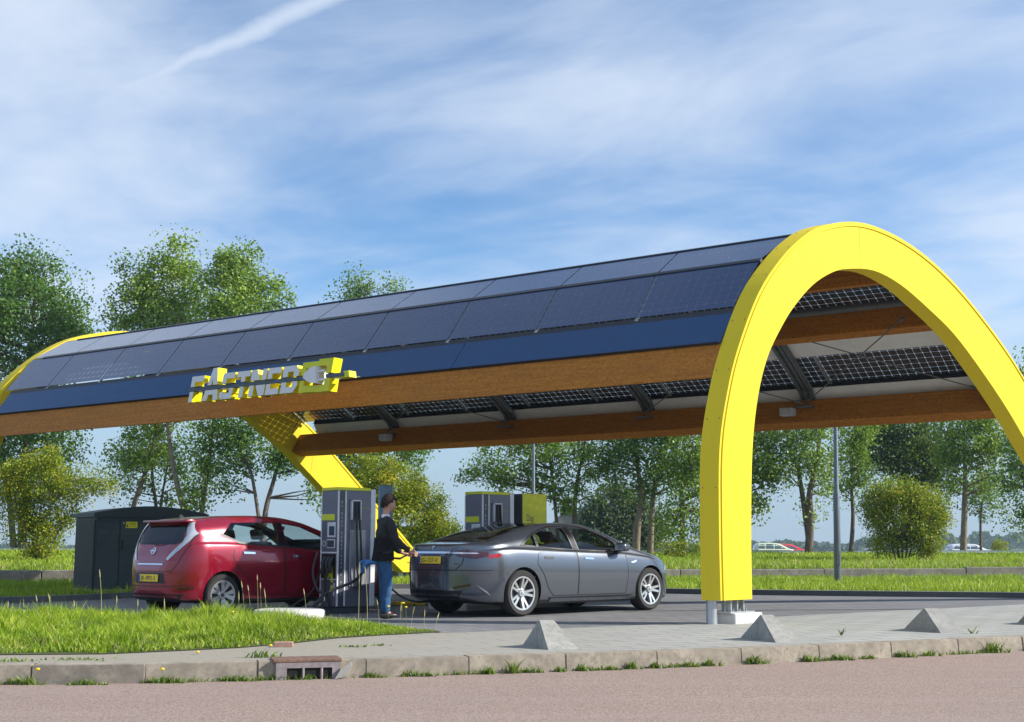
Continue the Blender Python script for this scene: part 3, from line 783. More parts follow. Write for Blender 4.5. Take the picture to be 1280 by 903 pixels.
# aluminium rails under every row edge, soffit panels under the opaque rows
for i, (s_, z_) in enumerate(ROOF):
    if i in (0,): continue
    a = ROOF[i - 1]; b = ROOF[min(i + 1, len(ROOF) - 1)]
    L = math.hypot(b[0] - a[0], b[1] - a[1]); d = ((b[0] - a[0]) / L, (b[1] - a[1]) / L); n_ = (-d[1], d[0])
    P = lambda l, o_: (s_ + d[0] * l + n_[0] * o_, z_ + d[1] * l + n_[1] * o_)
    skewbar('rail', [P(-.035, .012), P(.035, .012), P(.035, -.07), P(-.035, -.07)], TE0, TE1 + 0.0, DARKSTRIP)
for i in range(8):
    if UNDER[i]: continue
    (s0, z0), (s1, z1) = ROOF[i], ROOF[i + 1]; 
    skewbar('soffit_panel', [(s0, z0 - .05), (s1, z1 - .05), (s1, z1 - .08), (s0, z0 - .08)], TE0 + .01, TE1 - .01, WHITEPANEL)
skewbar('soffit_panel', [(8.93, 4.34), (9.30, 4.02), (9.27, 3.98), (8.90, 4.30)], TE0, TE1, WHITEPANEL)
skewbar('soffit_panel', [(8.93, 4.28), (9.12, 3.93), (9.10, 3.92), (8.88, 4.28)], TE0, TE1, WHITEPANEL)
skewbar('fascia_sheet', [(8.95, 4.37), (9.42, 3.93), (9.40, 3.91), (8.93, 4.35)], TE0, TE1, FASCIA)
# round gutter tube beside the third beam
m = M3(); m.tube([(6.62, TE0 + SK * 6, 5.42), (6.62, TE1 + SK * 6, 5.42)], 0.07, 12); m.build('gutter_tube', GREYSTEEL, canopy, smooth=50)
# steel ribs across the underside
RIBT = [2.25, 6.0, 9.75, 13.4, 17.05]
UL = [(0.78, 4.10), (1.55, 5.10), (2.40, 5.66), (3.4, 5.92), (4.6, 5.95), (5.8, 5.76), (6.9, 5.32)], [(7.05, 5.22), (7.3, 5.08), (8.1, 4.64), (8.80, 4.22), (9.02, 3.93)]
for t in RIBT:
    for U in UL:
        m = M3()
        for off in (-0.11, 0.0, 0.11):
            w_ = 0.035; pr = None
            for (s_, z_) in U:
                ring = [m.bm.verts.new((s_ + a_, t + off + b_, z_ + c_)) for a_, b_, c_ in ((0, -w_, -.05 if off else -.02), (0, w_, -.05 if off else -.02), (0.0, w_, .06), (0.0, -w_, .06))]
                if pr:
                    for k in range(4): m.bm.faces.new((pr[k], pr[(k + 1) % 4], ring[(k + 1) % 4], ring[k]))
                else: m.bm.faces.new(ring)
                pr = ring
            m.bm.faces.new(pr)
        m.build('steel_rib', GREYSTEEL, canopy)
    m = M3(); m.rbox(8.62, 8.85, t - .2, t + .2, 3.86, 3.90, .005)
    m.build('rib_bracket', GREYSTEEL, canopy)
# panel clamps between the ribs
for j in range(1, NPAN):
    t = tcut[j]; m = M3()
    if min(abs(t - r_) for r_ in RIBT) < 0.5: continue
    for i in range(8):
        (s0, z0), (s1, z1) = ROOF[i], ROOF[i + 1]
        m.hexa([(s0, t - .03, z0 - .06), (s1, t - .03, z1 - .06), (s1, t + .03, z1 - .06), (s0, t + .03, z0 - .06), (s0, t - .03, z0 - .02), (s1, t - .03, z1 - .02), (s1, t + .03, z1 - .02), (s0, t + .03, z0 - .02)])
    m.build('panel_clamp', GALV, canopy)
# bracing cables
def brace(a, b):
    m = M3(); m.tube([a, b], 0.012, 6); 
    A, B = Vector(a), Vector(b); m.tube([A, A + (B - A) * 0.03], 0.03, 6); m.tube([B, B + (A - B) * 0.03], 0.03, 6)
    m.build('bracing_cable', GREYSTEEL, canopy, smooth=40)
brace((8.7, 2.2, 3.98), (6.4, -0.6, 5.1)); brace((8.7, 0.0 - 1.2, 4.02), (6.5, 2.3, 5.25)); brace((8.7, 2.3, 3.96), (6.5, 6.0, 5.2)); brace((6.5, 2.2, 5.25), (8.7, 6.0, 3.96))
brace((8.75, 9.75, 3.98), (6.5, 13.3, 5.2)); brace((6.5, 9.8, 5.25), (8.7, 13.4, 3.96)); brace((8.75, 17.0, 3.96), (6.5, 13.4, 5.2))
# lamps under the lower beam side
for t in (2.55, 13.35):
    e = M3(); e.rbox(8.42, 8.66, t - .14, t + .14, 3.70, 3.86, .015); lo = e.build('canopy_lamp', plain('lamp_housing_grey', (0.4, 0.41, 0.4), 0.5), canopy)
    m = M3(); m.rbox(8.45, 8.63, t - .11, t + .11, 3.69, 3.70, .002); m.build('lamp_glass', plain('lamp_glass_off', (0.5, 0.5, 0.48), 0.2), lo)

# ------------------------------------------------------------------ lettering on the fascia
sign = empty('fascia_sign', CP0 + CV * 0.08 + CU * 0 + Vector((0, 0, 0)), CROT, 'white and yellow block letters with an electric plug mark on the blue fascia', 'sign')
# letters run from large t (left in view) to small t; build in (a, b) with a to the right, b up
SA0, SA1 = 10.60, 7.95; SKX = 0.93
def letter_polys(ch):
    w = 0.20  # stroke in letter units (width 1, height 1.0)
    B = lambda x0, y0, x1, y1: [(x0, y0), (x1, y0), (x1, y1), (x0, y1)]
    if ch == 'F': return [B(0, 0, .3, 1), B(.3, .78, 1, 1), B(.3, .42, .8, .60)]
    if ch == 'A': return [[(0, 0), (.3, 0), (.56, 1.25), (.40, 1.25)], [(.40, 1.25), (.66, 1.25), (.98, 0), (.68, 0)], B(.25, .22, .78, .40)]
    if ch == 'S': return [B(.05, 0, .9, .22), B(.65, .2, .95, .58), B(.05, .40, .95, .60), B(.05, .45, .35, .95), B(.1, .78, .95, 1), B(0, 0.05, .25, .28)]
    if ch == 'T': return [B(.0, .78, 1, 1), B(.36, 0, .66, .8)]
    if ch == 'N': return [B(0, 0, .28, 1), B(.72, 0, 1, 1), [(.0, 1), (.34, 1), (1, 0), (.66, 0)]]
    if ch == 'E': return [B(0, 0, .3, 1), B(.3, .78, .95, 1), B(.3, .40, .8, .58), B(.3, 0, .95, .22)]
    if ch == 'D': return [B(0, 0, .3, 1), B(.3, .78, .8, 1), B(.3, 0, .8, .22), [(.68, .05), (.8, 0), (1, .25), (1, .75), (.8, 1), (.68, .95)]]
sa = lambda a, b, y: (y, SA0 - a, b)
def sheared(polys, ox, w, h, z0, shear=0.22):
    return [[(ox + x * w + (y * h) * shear, z0 + y * h) for x, y in P] for P in polys]
def split_build(polys, nm, zc_, gap, depthv, mf, ms, yf=-0.33):
    root = None
    for half in (0, 1):
        m = bmesh.new()
        for q, P in enumerate(polys):
            t = bmesh.new(); eps = 0.0015 * q
            a = [t.verts.new(sa(x, y, yf - eps)) for x, y in P]; b = [t.verts.new(sa(x, y, yf + depthv - eps)) for x, y in P]; n = len(P)
            f = t.faces.new(a); f.material_index = 0; f = t.faces.new(list(reversed(b))); f.material_index = 1
            for i in range(n): t.faces.new((a[i], b[i], b[(i + 1) % n], a[(i + 1) % n])).material_index = 1
            zz = zc_ + (gap if half else -gap)
            bmesh.ops.bisect_plane(t, geom=list(t.verts) + list(t.edges) + list(t.faces), plane_co=(0, 0, zz), plane_no=(0, 0, 1), clear_inner=bool(half), clear_outer=not half)
            bmesh.ops.holes_fill(t, edges=[e for e in t.edges if len(e.link_faces) == 1])
            for f in t.faces:
                if abs(f.calc_center_median().z - zz) < 1e-4: f.material_index = 1
            tmp = M3(); tmp.bm.free(); tmp.bm = m; tmp.merge(t)
        if len(m.faces):
            o = obj(nm, m, [mf, ms], sign)
        else: m.free()
x = 0.0
ZB, LH = 3.69, 0.47
for ch in 'FASTNED':
    w = SKX * {'F': .36, 'A': .46, 'S': .37, 'T': .36, 'N': .42, 'E': .36, 'D': .42}[ch]
    split_build(sheared(letter_polys(ch), x, w, LH, ZB), 'letter', ZB + LH * .5, 0.045, 0.22, SIGNWHITE, SIGNYEL)
    x += w + 0.033
# plug mark: two interlocking angular frames, a white plug with prongs
B = lambda x0, y0, x1, y1: [(x0, y0), (x1, y0), (x1, y1), (x0, y1)]
lx = x + 0.02
fr = [B(0, 0, .16, 1), B(.16, .80, .62, 1), B(.16, 0, .62, .22), B(.62, -.02, 1.15, .20), B(.62, .84, 1.15, 1.06), B(.95, .2, 1.15, .84)]
split_build(sheared(fr, lx, .62, .52, ZB - .02), 'plug_frame', ZB + LH * .5, 0.045, 0.22, SIGNLIME, SIGNYEL)
m = M3()
pl = [(lx + .26, .0), (lx + .52, .135), (lx + .52, -.135)]; pl = [(lx + .20, .03), (lx + .36, .14), (lx + .50, .16), (lx + .50, -.14), (lx + .34, -.11), (lx + .20, -.03)]
zc0 = ZB + LH * .5 + .01
m.prism([(a, zc0 + b) for a, b in pl], lambda a, b: sa(a, b, -0.42), lambda a, b: sa(a, b, -0.12))
for dz in (.06, -.09): m.box(-0.36, -0.30, SA0 - lx - .64, SA0 - lx - .50, zc0 + dz, zc0 + dz + .035)
m.build('plug', SIGNWHITE, sign)
m = M3(); m.box(-0.30, -0.20, SA0 - lx - .22, SA0 + 0.05, ZB + LH * .5 - .032, ZB + LH * .5 + .032); 
m.box(-0.30, -0.20, SA0 - lx - 1.02, SA0 - lx - .62, ZB + LH * .5 - .032, ZB + LH * .5 + .032)
m.build('cord', plain('sign_cord_blue_grey', (0.07, 0.10, 0.14), 0.5), sign)
m = M3(); m.prism([(lx + .86, zc0 - .06), (lx + 1.14, zc0 - .06), (lx + 1.12, zc0 + .05), (lx + 1.02, zc0 + .05)], lambda a, b: sa(a, b, -0.28), lambda a, b: sa(a, b, -0.1)); m.build('cord_end', SIGNLIME, sign)
m = M3()
for q in range(0, 9): m.tube([(-0.06, SA0 - q * .45, ZB + LH * .5), (0.45, SA0 - q * .45, ZB + LH * .5 + .05)], 0.015, 6)
m.build('bracket', GREYSTEEL, sign)
# ------------------------------------------------------------------ cars
def car_solid(spec, inset=0.0, xr=None, floor=None, NX=110, K=5):
    L, W = spec['L'], spec['W']
    T, Bf, Z = pchip(*zip(*spec['top'])), pchip(*zip(*spec['belt'])), pchip(*zip(*spec['bot']))
    G = pchip(*zip(*spec['tumble']))
    rr, pr, rf, pf = spec['plan']
    def wid(x):
        a = 1.0
        if x < rr: a = (1 - (1 - x / rr) ** pr) ** (1 / pr)
        if x > L - rf: a = (1 - (1 - (L - x) / rf) ** pf) ** (1 / pf)
        tp = spec.get('taper')
        return W * max(a, 0.0) * (pchip(*zip(*tp))(x) if tp else 1)
    x0, x1 = (0.012, L - 0.012) if xr is None else xr
    xs = []
    for i in range(NX + 1):
        t = i / NX; c = 0.5 - 0.5 * math.cos(math.pi * t); xs.append(x0 + (x1 - x0) * (0.6 * c + 0.4 * t))
    if xr is None:
        xs = [0.012, 0.02, 0.032, 0.05] + [x for x in xs if 0.06 < x < L - 0.06] + [L - 0.05, L - 0.032, L - 0.02, L - 0.012]
    bm = bmesh.new(); rings = []
    for x in xs:
        w = wid(x) - inset; zt = T(x) - inset; zb = Z(x) + (0.02 if inset else 0); 
        if floor is not None: zb = floor
        b = min(Bf(x) - inset * 0.5, zt - 0.055); b = max(b, zb + 0.05); g = G(x)
        H = b - zb; Q = zt - b
        ctl = [(0, zb), (.62 * w, zb), (.88 * w, zb + .015), (.955 * w, zb + .10 * H), (.985 * w, zb + .34 * H), (w, zb + .60 * H), (.992 * w, zb + .80 * H), (.955 * w, b - .012),
               (lerp([0, .2, .5], [.90, .90, .905], Q) * w, b + .05 * Q), ((.5 * .90 + .5 * g + .03) * w, b + .55 * Q), ((g + .012) * w, b + .88 * Q), ((g - .11) * w, b + .975 * Q), ((g - .36) * w, b + .995 * Q), (0, zt)]
        pts = catmull([(y, z, 0) for y, z in ctl], K)
        pts = [(max(0, p.x), p.y) for p in pts]
        half = pts
        ring = [bm.verts.new((x, -y, z)) for y, z in half] + [bm.verts.new((x, y, z)) for y, z in reversed(half[1:-1])]
        rings.append(ring)
    n = len(rings[0])
    for i in range(len(rings) - 1):
        a, b = rings[i], rings[i + 1]
        for k in range(n): bm.faces.new((a[k], b[k], b[(k + 1) % n], a[(k + 1) % n]))
    bm.faces.new(list(reversed(rings[0]))) ; bm.faces.new(rings[-1])
    bmesh.ops.recalc_face_normals(bm, faces=bm.faces)
    return bm
class Car:
    def __init__(s, name, label, cat, spec, paint, glass, low=False, group=None):
        s.spec = spec; s.paint = paint; s.glass = glass; s.low = low
        s.e = empty(name, (0, 0, 0), 0, label, cat, group)
        bm = car_solid(spec, NX=60 if low else 110, K=4 if low else 5)
        s.bvh = BVHTree.FromBMesh(bm)
        me = bpy.data.meshes.new('body'); 
        for f in bm.faces:
            if f.calc_center_median().z < spec.get('skirt', 0.26) : f.material_index = 1
        bm.to_mesh(me); bm.free()
        s.body = link_mesh('body', me, [paint, BLACKP], s.e)
        s.cut()
    def cut(s):
        sp = s.spec; cutters = []
        for ax in (sp['ar'], sp['af']):
            for sg in (-1, 1):
                m = M3(); m.lathe([(sp['well'], sg * (sp['W'] - .34)), (sp['well'], sg * (sp['W'] + .3))], 40, 'Y', (ax, 0, sp['rw'] + .01))
                # widen the well downwards so nothing of the sill hangs below the wheel centre inside it
                cutters.append(m)
        if not s.low:
            xr = sp['cabin']; bm = car_solid(sp, inset=0.05, xr=xr, floor=0.42, NX=50); m = M3(); m.bm.free(); m.bm = bm; cutters.append(m)
            for poly in sp['side_windows']:
                pts = [(p.x, p.y) for p in catmull([(a, b, 0) for a, b in poly], 4, True)] if sp.get('roundwin') else poly
                m = M3(); m.prism(pts, lambda a, b: (a, -1.3, b), lambda a, b: (a, 1.3, b)); cutters.append(m)
            m = M3(); m.prism(sp['rear_window'][0], sp['rear_window'][1], sp['rear_window'][2]); cutters.append(m)
            m = M3(); m.prism(sp['windscreen'], lambda a, b: (a, b, 0.9), lambda a, b: (a, b, 1.75)); cutters.append(m)
        for m in cutters:
            c = m.build('cutter', BLACKP)
            md = s.body.modifiers.new('b', 'BOOLEAN'); md.operation = 'DIFFERENCE'; md.solver = 'EXACT'; md.object = c; md.material_mode = 'TRANSFER'
            dg = bpy.context.evaluated_depsgraph_get(); dg.update()
            me = bpy.data.meshes.new_from_object(s.body.evaluated_get(dg))
            s.body.modifiers.clear(); old = s.body.data; s.body.data = me; bpy.data.meshes.remove(old)
            cm = c.data; bpy.data.objects.remove(c); bpy.data.meshes.remove(cm)
        me = s.body.data; me.name = 'body'
        # tidy slivers, smooth shading
        bm = bmesh.new(); bm.from_mesh(me); bmesh.ops.remove_doubles(bm, verts=bm.verts, dist=0.0006); bm.to_mesh(me); bm.free()
        me.polygons.foreach_set('use_smooth', [True] * len(me.polygons)); me.set_sharp_from_angle(angle=math.radians(32))
    def hit(s, p, mode):
        a, b = p
        o, d = {'R': ((a, -3, b), (0, 1, 0)), 'L': ((a, 3, b), (0, -1, 0)), 'B': ((-2, a, b), (1, 0, 0)), 'F': ((s.spec['L'] + 2, a, b), (-1, 0, 0)), 'T': ((a, b, 4), (0, 0, -1))}[mode]
        loc, nrm, _, _ = s.bvh.ray_cast(Vector(o), Vector(d))
        return loc, nrm
    def patch(s, name, poly, mode, mat, off=0.004, res=0.05, parent=None, rnd=0, thick=0.0, group=None):
        pts = [Vector((a, b)) for a, b in poly]
        for _ in range(rnd):
            q = []
            for i in range(len(pts)):
                a, b = pts[i], pts[(i + 1) % len(pts)]; q += [a * .75 + b * .25, a * .25 + b * .75]
            pts = q
        bd = []
        for i in range(len(pts)):
            a, b = pts[i], pts[(i + 1) % len(pts)]; k = max(1, int((b - a).length / res))
            bd += [a.lerp(b, j / k) for j in range(k)]
        n = len(bd); x0, x1 = min(p.x for p in bd), max(p.x for p in bd); y0, y1 = min(p.y for p in bd), max(p.y for p in bd)
        inn = []
        def inside(x, y):
            c = False; j = n - 1
            for i in range(n):
                if (bd[i].y > y) != (bd[j].y > y) and x < (bd[j].x - bd[i].x) * (y - bd[i].y) / (bd[j].y - bd[i].y) + bd[i].x: c = not c
                j = i
            return c
        gx = x0 + res / 2
        while gx < x1:
            gy = y0 + res / 2
            while gy < y1:
                if inside(gx, gy) and min((Vector((gx, gy)) - b).length for b in bd) > res * .45: inn.append(Vector((gx, gy)))
                gy += res
            gx += res
        r = delaunay_2d_cdt(bd + inn, [(i, (i + 1) % n) for i in range(n)], [], 1, 1e-5)
        bm = bmesh.new(); vs = []
        for v in r[0]:
            loc, nrm = s.hit(v, mode); vs.append(bm.verts.new(loc + nrm * off) if loc is not None else None)
        for f in r[2]:
            if all(vs[i] is not None for i in f):
                try: bm.faces.new([vs[i] for i in f])
                except ValueError: pass
        for v in [v for v in bm.verts if not v.link_faces]: bm.verts.remove(v)
        bm.normal_update()
        ctr = Vector((s.spec['L'] / 2, 0, 0.7))
        bmesh.ops.recalc_face_normals(bm, faces=bm.faces)
        tot = sum(((f.calc_center_median() - ctr).dot(f.normal) * f.calc_area() for f in bm.faces), 0)
        if tot < 0: bmesh.ops.reverse_faces(bm, faces=bm.faces)
        me = bpy.data.meshes.new(name); bm.to_mesh(me); bm.free()
        me.polygons.foreach_set('use_smooth', [True] * len(me.polygons))
        o = link_mesh(name, me, mat, parent or s.e)
        return o
    def ribbon(s, name, line, mode, mat, w=0.008, off=0.003, closed=False, parent=None, res=0.04):
        pts = [Vector(p) for p in line]
        if closed: pts.append(pts[0])
        L = []
        for a, b in zip(pts[:-1], pts[1:]):
            k = max(1, int((b - a).length / res)); L += [a.lerp(b, j / k) for j in range(k)]
        L.append(pts[-1]); bm = bmesh.new(); prev = None
        for i, p in enumerate(L):
            d = (L[min(i + 1, len(L) - 1)] - L[max(i - 1, 0)]);
            if d.length < 1e-6: continue
            d.normalize(); n = Vector((-d.y, d.x)) * w / 2
            q = []
            for pp in (p - n, p + n):
                loc, nr = s.hit(pp, mode); q.append(bm.verts.new(loc + nr * off) if loc is not None else None)
            if None in q: prev = None; continue
            if prev: bm.faces.new((prev[0], q[0], q[1], prev[1]))
            prev = q
        for v in [v for v in bm.verts if not v.link_faces]: bm.verts.remove(v)
        me = bpy.data.meshes.new(name); bm.to_mesh(me); bm.free(); me.polygons.foreach_set('use_smooth', [True] * len(me.polygons))
        return link_mesh(name, me, mat, parent or s.e)
    def wheels(s, style):
        sp = s.spec; rw = sp['rw']; rim = sp['rim']
        proto = {}
        for ax in (sp['ar'], sp['af']):
            for sg in (-1, 1):
                yo = sg * (sp['W'] - sp.get('wheelin', 0.03)); tw = sp.get('tw', 0.22)
                if sg in proto:
                    w, kids = proto[sg]; c = w.copy(); COL.objects.link(c); c.parent = s.e; c.location = (ax, yo, rw)
                    for k_ in kids:
                        d = k_.copy(); COL.objects.link(d); d.parent = c
                    continue
                m = M3(); yi = -sg * tw
                pf = [(rim, -sg * .012), (rim + .012, 0.0), (rw - .035, sg * .006), (rw - .010, -sg * .018), (rw, -sg * .05), (rw, -sg * (tw - .05)), (rw - .012, -sg * (tw - .015)), (rim, -sg * tw)]
                m.lathe(pf, 48, 'Y', close=True); w = m.build('wheel', RUBBER, s.e, smooth=38); w.location = (ax, yo, rw)
                kids = []
                m = M3(); m.lathe([(rim + .004, -sg * .004), (rim + .004, -sg * .16), (rim - .03, -sg * .16), (rim - .016, -sg * .03), (rim - .022, -sg * .006)], 48, 'Y', close=True)
                m.lathe([(0.001, -sg * .012), (.055, -sg * .012), (.065, -sg * .03), (.065, -sg * .09), (.001, -sg * .09)], 24, 'Y')
                ns = style['n']
                for k in range(ns):
                    for dx in style['pair']:
                        a = 2 * math.pi * k / ns + dx[0]; a2 = 2 * math.pi * k / ns + dx[1]
                        h0, h1 = style['w']
                        p0 = Vector((math.cos(a) * .04, 0, math.sin(a) * .04)); p1 = Vector((math.cos(a2) * (rim - .012), 0, math.sin(a2) * (rim - .012)))
                        d = (p1 - p0).normalized(); n = Vector((-d.z, 0, d.x)); P = []
                        for yy in (-sg * .055, 0):
                            for (pp, hh, yb) in ((p0, -h0, style['dish']), (p1, -h1, 0.012), (p1, h1, 0.012), (p0, h0, style['dish'])):
                                q = pp + n * hh; P.append((q.x, yy - sg * yb, q.z))
                        m.hexa(P)
                kids.append(m.build('rim', style['mat'], w, smooth=25))
                m = M3(); m.lathe([(.001, -sg * .10), (rim - .045, -sg * .10), (rim - .045, -sg * .115), (.001, -sg * .115)], 36, 'Y'); kids.append(m.build('brake_disc', DARKMETAL, w))
                m = M3(); m.lathe([(.001, -sg * .17), (rim + .01, -sg * .17), (rim + .01, -sg * .175), (.001, -sg * .175)], 36, 'Y'); kids.append(m.build('inner_shield', BLACKP, w))
                m = M3(); m.lathe([(.001, sg * .0), (.026, -sg * .002), (.03, -sg * .014), (.001, -sg * .016)], 16, 'Y'); kids.append(m.build('hub_cap', DARKMETAL if style.get('darkcap') else SILVER, w))
                proto[sg] = (w, kids)
    def seats(s, xs, z0=0.35, ys=(-.38, .38), back=0.62):
        for x in xs:
            for y in ys:
                m = M3(); m.rbox(x - .02, x + .48, y - .25, y + .25, z0, z0 + .17, .06, 3); m.build('seat', SEATM, s.e, smooth=50)
                m = M3(); m.rbox(-.06, .06, y - .24, y + .24, 0, back, .055, 3); m.rbox(-.045, .045, y - .14, y + .14, back + .03, back + .2, .04, 3)
                o = m.build('seat_back', SEATM, s.e, smooth=50); o.location = (x - .02, 0, z0 + .12); o.rotation_euler = (0, -.28, 0)
    def plate(s, x, z, text, tilt=0.0, recess=True):
        pe = M3(); pe.rbox(-.012, 0, -.26, .26, -.055, .055, .004); p = pe.build('number_plate', PLATE, s.e); p.location = (x, 0, z); p.rotation_euler = (0, tilt, 0)
        m = M3(); m.box(-.0135, -.0125, .215, .255, -.05, .05); m.build('country_band', PLATEBLUE, p)
        tx(text, 'plate_lettering', INK, p, Vector((-.0145, .20, -.034)), (math.radians(90), 0, math.radians(-90)), 0.098, 0.40)
    def place(s, rx, ry, heading):
        """put the outer contact point of the right rear wheel at (rx, ry)"""
        sp = s.spec; lx, ly = sp['ar'], -(sp['W'] - .03); c, t = math.cos(heading), math.sin(heading)
        s.e.location = (rx - (c * lx - t * ly), ry - (t * lx + c * ly), sp.get('z', 0)); s.e.rotation_euler = (0, 0, heading)
    def world(s, p):
        h = s.e.rotation_euler.z; c, t = math.cos(h), math.sin(h); return Vector((s.e.location.x + c * p[0] - t * p[1], s.e.location.y + t * p[0] + c * p[1], s.e.location.z + p[2]))
def tx(text, name, mat, parent, loc, rot, size, width=None, ext=0.0004, shear=0.0, bold=0.0):
    cu = bpy.data.curves.new(name, 'FONT'); cu.body = text; cu.size = size; cu.extrude = ext; cu.offset = bold; cu.shear = shear
    o = bpy.data.objects.new('t', cu); COL.objects.link(o)
    dg = bpy.context.evaluated_depsgraph_get(); dg.update(); me = bpy.data.meshes.new_from_object(o.evaluated_get(dg)); me.name = name
    bpy.data.objects.remove(o); bpy.data.curves.remove(cu)
    xs = [v.co.x for v in me.vertices]; w = max(xs) - min(xs)
    if width:
        k = width / w
        for v in me.vertices: v.co.x = (v.co.x - min(xs)) * k
    q = link_mesh(name, me, mat, parent); q.location = loc; q.rotation_euler = rot
    return q

REDTIP = plain('bright_red_lens', (.36, .006, .02), .15, coat=1.0)
# ---- the grey sedan
SED = dict(L=4.97, W=0.975, ar=1.06, af=4.02, rw=0.352, rim=0.252, well=0.385, skirt=0.235, tw=0.245, wheelin=0.02,
    top=[(0, .80), (.03, .93), (.07, 1.02), (.13, 1.075), (.30, 1.105), (.50, 1.13), (.80, 1.215), (1.2, 1.325), (1.6, 1.40), (2.0, 1.435), (2.4, 1.44), (2.75, 1.415), (3.1, 1.325), (3.45, 1.19), (3.8, 1.045), (4.0, 0.985), (4.3, .93), (4.6, .85), (4.8, .765), (4.93, .66), (4.97, .60)],
    belt=[(0, .95), (.3, .985), (.9, 1.02), (1.5, 1.0), (2.5, .965), (3.4, .94), (3.9, .90), (4.4, .82), (4.97, .60)],
    bot=[(0, .42), (.06, .33), (.25, .25), (.6, .19), (1.2, .16), (4.2, .16), (4.6, .17), (4.85, .2), (4.97, .28)],
    tumble=[(0, .80), (.5, .78), (1.0, .68), (1.6, .64), (2.8, .65), (3.4, .72), (3.9, .78), (4.97, .80)],
    plan=(.95, 2.7, 1.0, 2.3), cabin=(.75, 3.75), roundwin=False,
    side_windows=[[(1.16, 1.085), (1.44, 1.06), (1.44, 1.235), (1.32, 1.18)], [(1.48, 1.055), (2.24, 1.01), (2.16, 1.345), (1.85, 1.345), (1.48, 1.25)],
                  [(2.37, 1.005), (3.38, .99), (3.24, 1.13), (3.0, 1.25), (2.7, 1.335), (2.30, 1.352)]],
    rear_window=([(.46, -.60), (.46, .60), (1.15, .60), (1.80, .50), (1.80, -.50), (1.15, -.60)], lambda a, b: (a, b, 1.0), lambda a, b: (a, b, 1.7)),
    windscreen=[(2.78, -.50), (2.78, .50), (3.2, .58), (3.72, .62), (3.72, -.62), (3.2, -.58)])
sedan = Car('sedan', 'grey metallic sedan charging, turned away from the camera with its tail to the left', 'car', SED, GREYPAINT, GLASS)
s = sedan
for i, poly in enumerate(SED['side_windows']):
    for md in ('R', 'L'): s.patch('window', poly, md, GLASS, off=-0.004, res=.09)
s.patch('rear_window', SED['rear_window'][0], 'T', GLASS_D, off=-0.003, res=.08)
s.patch('windscreen', SED['windscreen'], 'T', GLASS, off=-0.003, res=.09)
rear_door = [(1.46, .99), (2.26, .965), (2.26, .50), (2.26, .30), (1.72, .30), (1.60, .42), (1.50, .62), (1.36, .80), (1.40, .95)]
front_door = [(2.275, .965), (3.42, .93), (3.44, .60), (3.40, .30), (2.275, .30)]
for md in ('R', 'L'):
    for poly, hx, hz in ((rear_door, 1.52, .905), (front_door, 2.42, .885)):
        d = s.patch('door', poly, md, GREYPAINT, off=0.003, res=.06)
        s.ribbon('door_seam', poly, md, BLACKP, w=.011, off=.0045, closed=True, parent=d)
        hp = [(hx, hz), (hx + .20, hz - .01), (hx + .20, hz - .038), (hx, hz - .032)]
        s.patch('handle', hp, md, BLACKP if hx < 2 else CHROME, off=.012, res=.03, parent=d)
    # chrome line round the side windows
    dlo = [(1.10, 1.075), (1.34, 1.205), (1.5, 1.275), (1.85, 1.362), (2.2, 1.378), (2.55, 1.368), (2.8, 1.325), (3.05, 1.24), (3.27, 1.13), (3.43, .985), (2.3, .992), (1.6, 1.035)]
    s.ribbon('chrome_trim', dlo, md, CHROME, w=.013, off=.005, closed=True)
    s.patch('window_pillar', [(2.25, 1.003), (2.36, .998), (2.29, 1.36), (2.17, 1.355)], md, PILLARB, off=.003, res=.08)
    s.patch('window_pillar', [(1.445, 1.06), (1.475, 1.055), (1.475, 1.25), (1.445, 1.24)], md, CHROME, off=.003, res=.08)
    s.patch('rocker_trim', [(1.62, .215), (3.50, .215), (3.52, .25), (1.66, .27)], md, GREYPAINT, off=.02, res=.1)
    s.ribbon('rocker_line', [(1.6, .27), (3.55, .27)], md, BLACKP, w=.014, off=.006)
    s.patch('side_repeater', [(3.50, .80), (3.66, .835), (3.66, .81), (3.58, .785)], md, SILVER, off=.005, res=.03)
    s.patch('side_marker', [(.42, .93), (.60, .95), (.64, .925), (.58, .89), (.42, .885)], md, REDTIP, off=.005, res=.03)
    sg = -1 if md == 'R' else 1
    s.patch('tail_lamp', [(sg * .50, 1.0), (sg * .66, 1.0), (sg * .86, .97), (sg * .88, .91), (sg * .78, .875), (sg * .56, .90), (sg * .50, .94)], 'B', REDLENS, off=.005, res=.04)
    s.patch('tail_lamp_chrome', [(sg * .42, .965), (sg * .78, .96), (sg * .80, .945), (sg * .42, .945)], 'B', CHROME, off=.012, res=.04)
    s.patch('reflector', [(sg * .48, .455), (sg * .72, .50), (sg * .72, .47), (sg * .48, .43)], 'B', REDLENS, off=.005, res=.04)
    s.patch('bumper_insert', [(sg * .78, .50), (sg * .86, .40), (sg * .88, .33), (sg * .84, .40)], 'B', SILVER, off=.006, res=.04)
    s.patch('headlamp', [(sg * .50, .66), (sg * .86, .74), (sg * .88, .66), (sg * .55, .60)], 'F', CLEARLENS, off=.005, res=.05)
    m = M3(); m.rbox(-.10, .10, -.13, .08, -.07, .07, .05, 3); mo = m.build('mirror', GREYPAINT, s.e, smooth=50); mo.location = (3.22, sg * 1.02, 1.045); mo.rotation_euler = (0, 0, sg * -.15)
    m = M3(); m.box(-.104, -.099, -.10, .05, -.045, .045); m.build('mirror_glass', CHROME, mo)
    m = M3(); m.rbox(-.03, .05, -.06, .06, -.02, .02, .01); ar = m.build('mirror_arm', BLACKP, mo); ar.location = (0.03, -sg * .10, -.07)
s.patch('chrome_bar', [(-.44, .975), (.44, .975), (.44, .945), (-.44, .945)], 'B', CHROME, off=.018, res=.06)
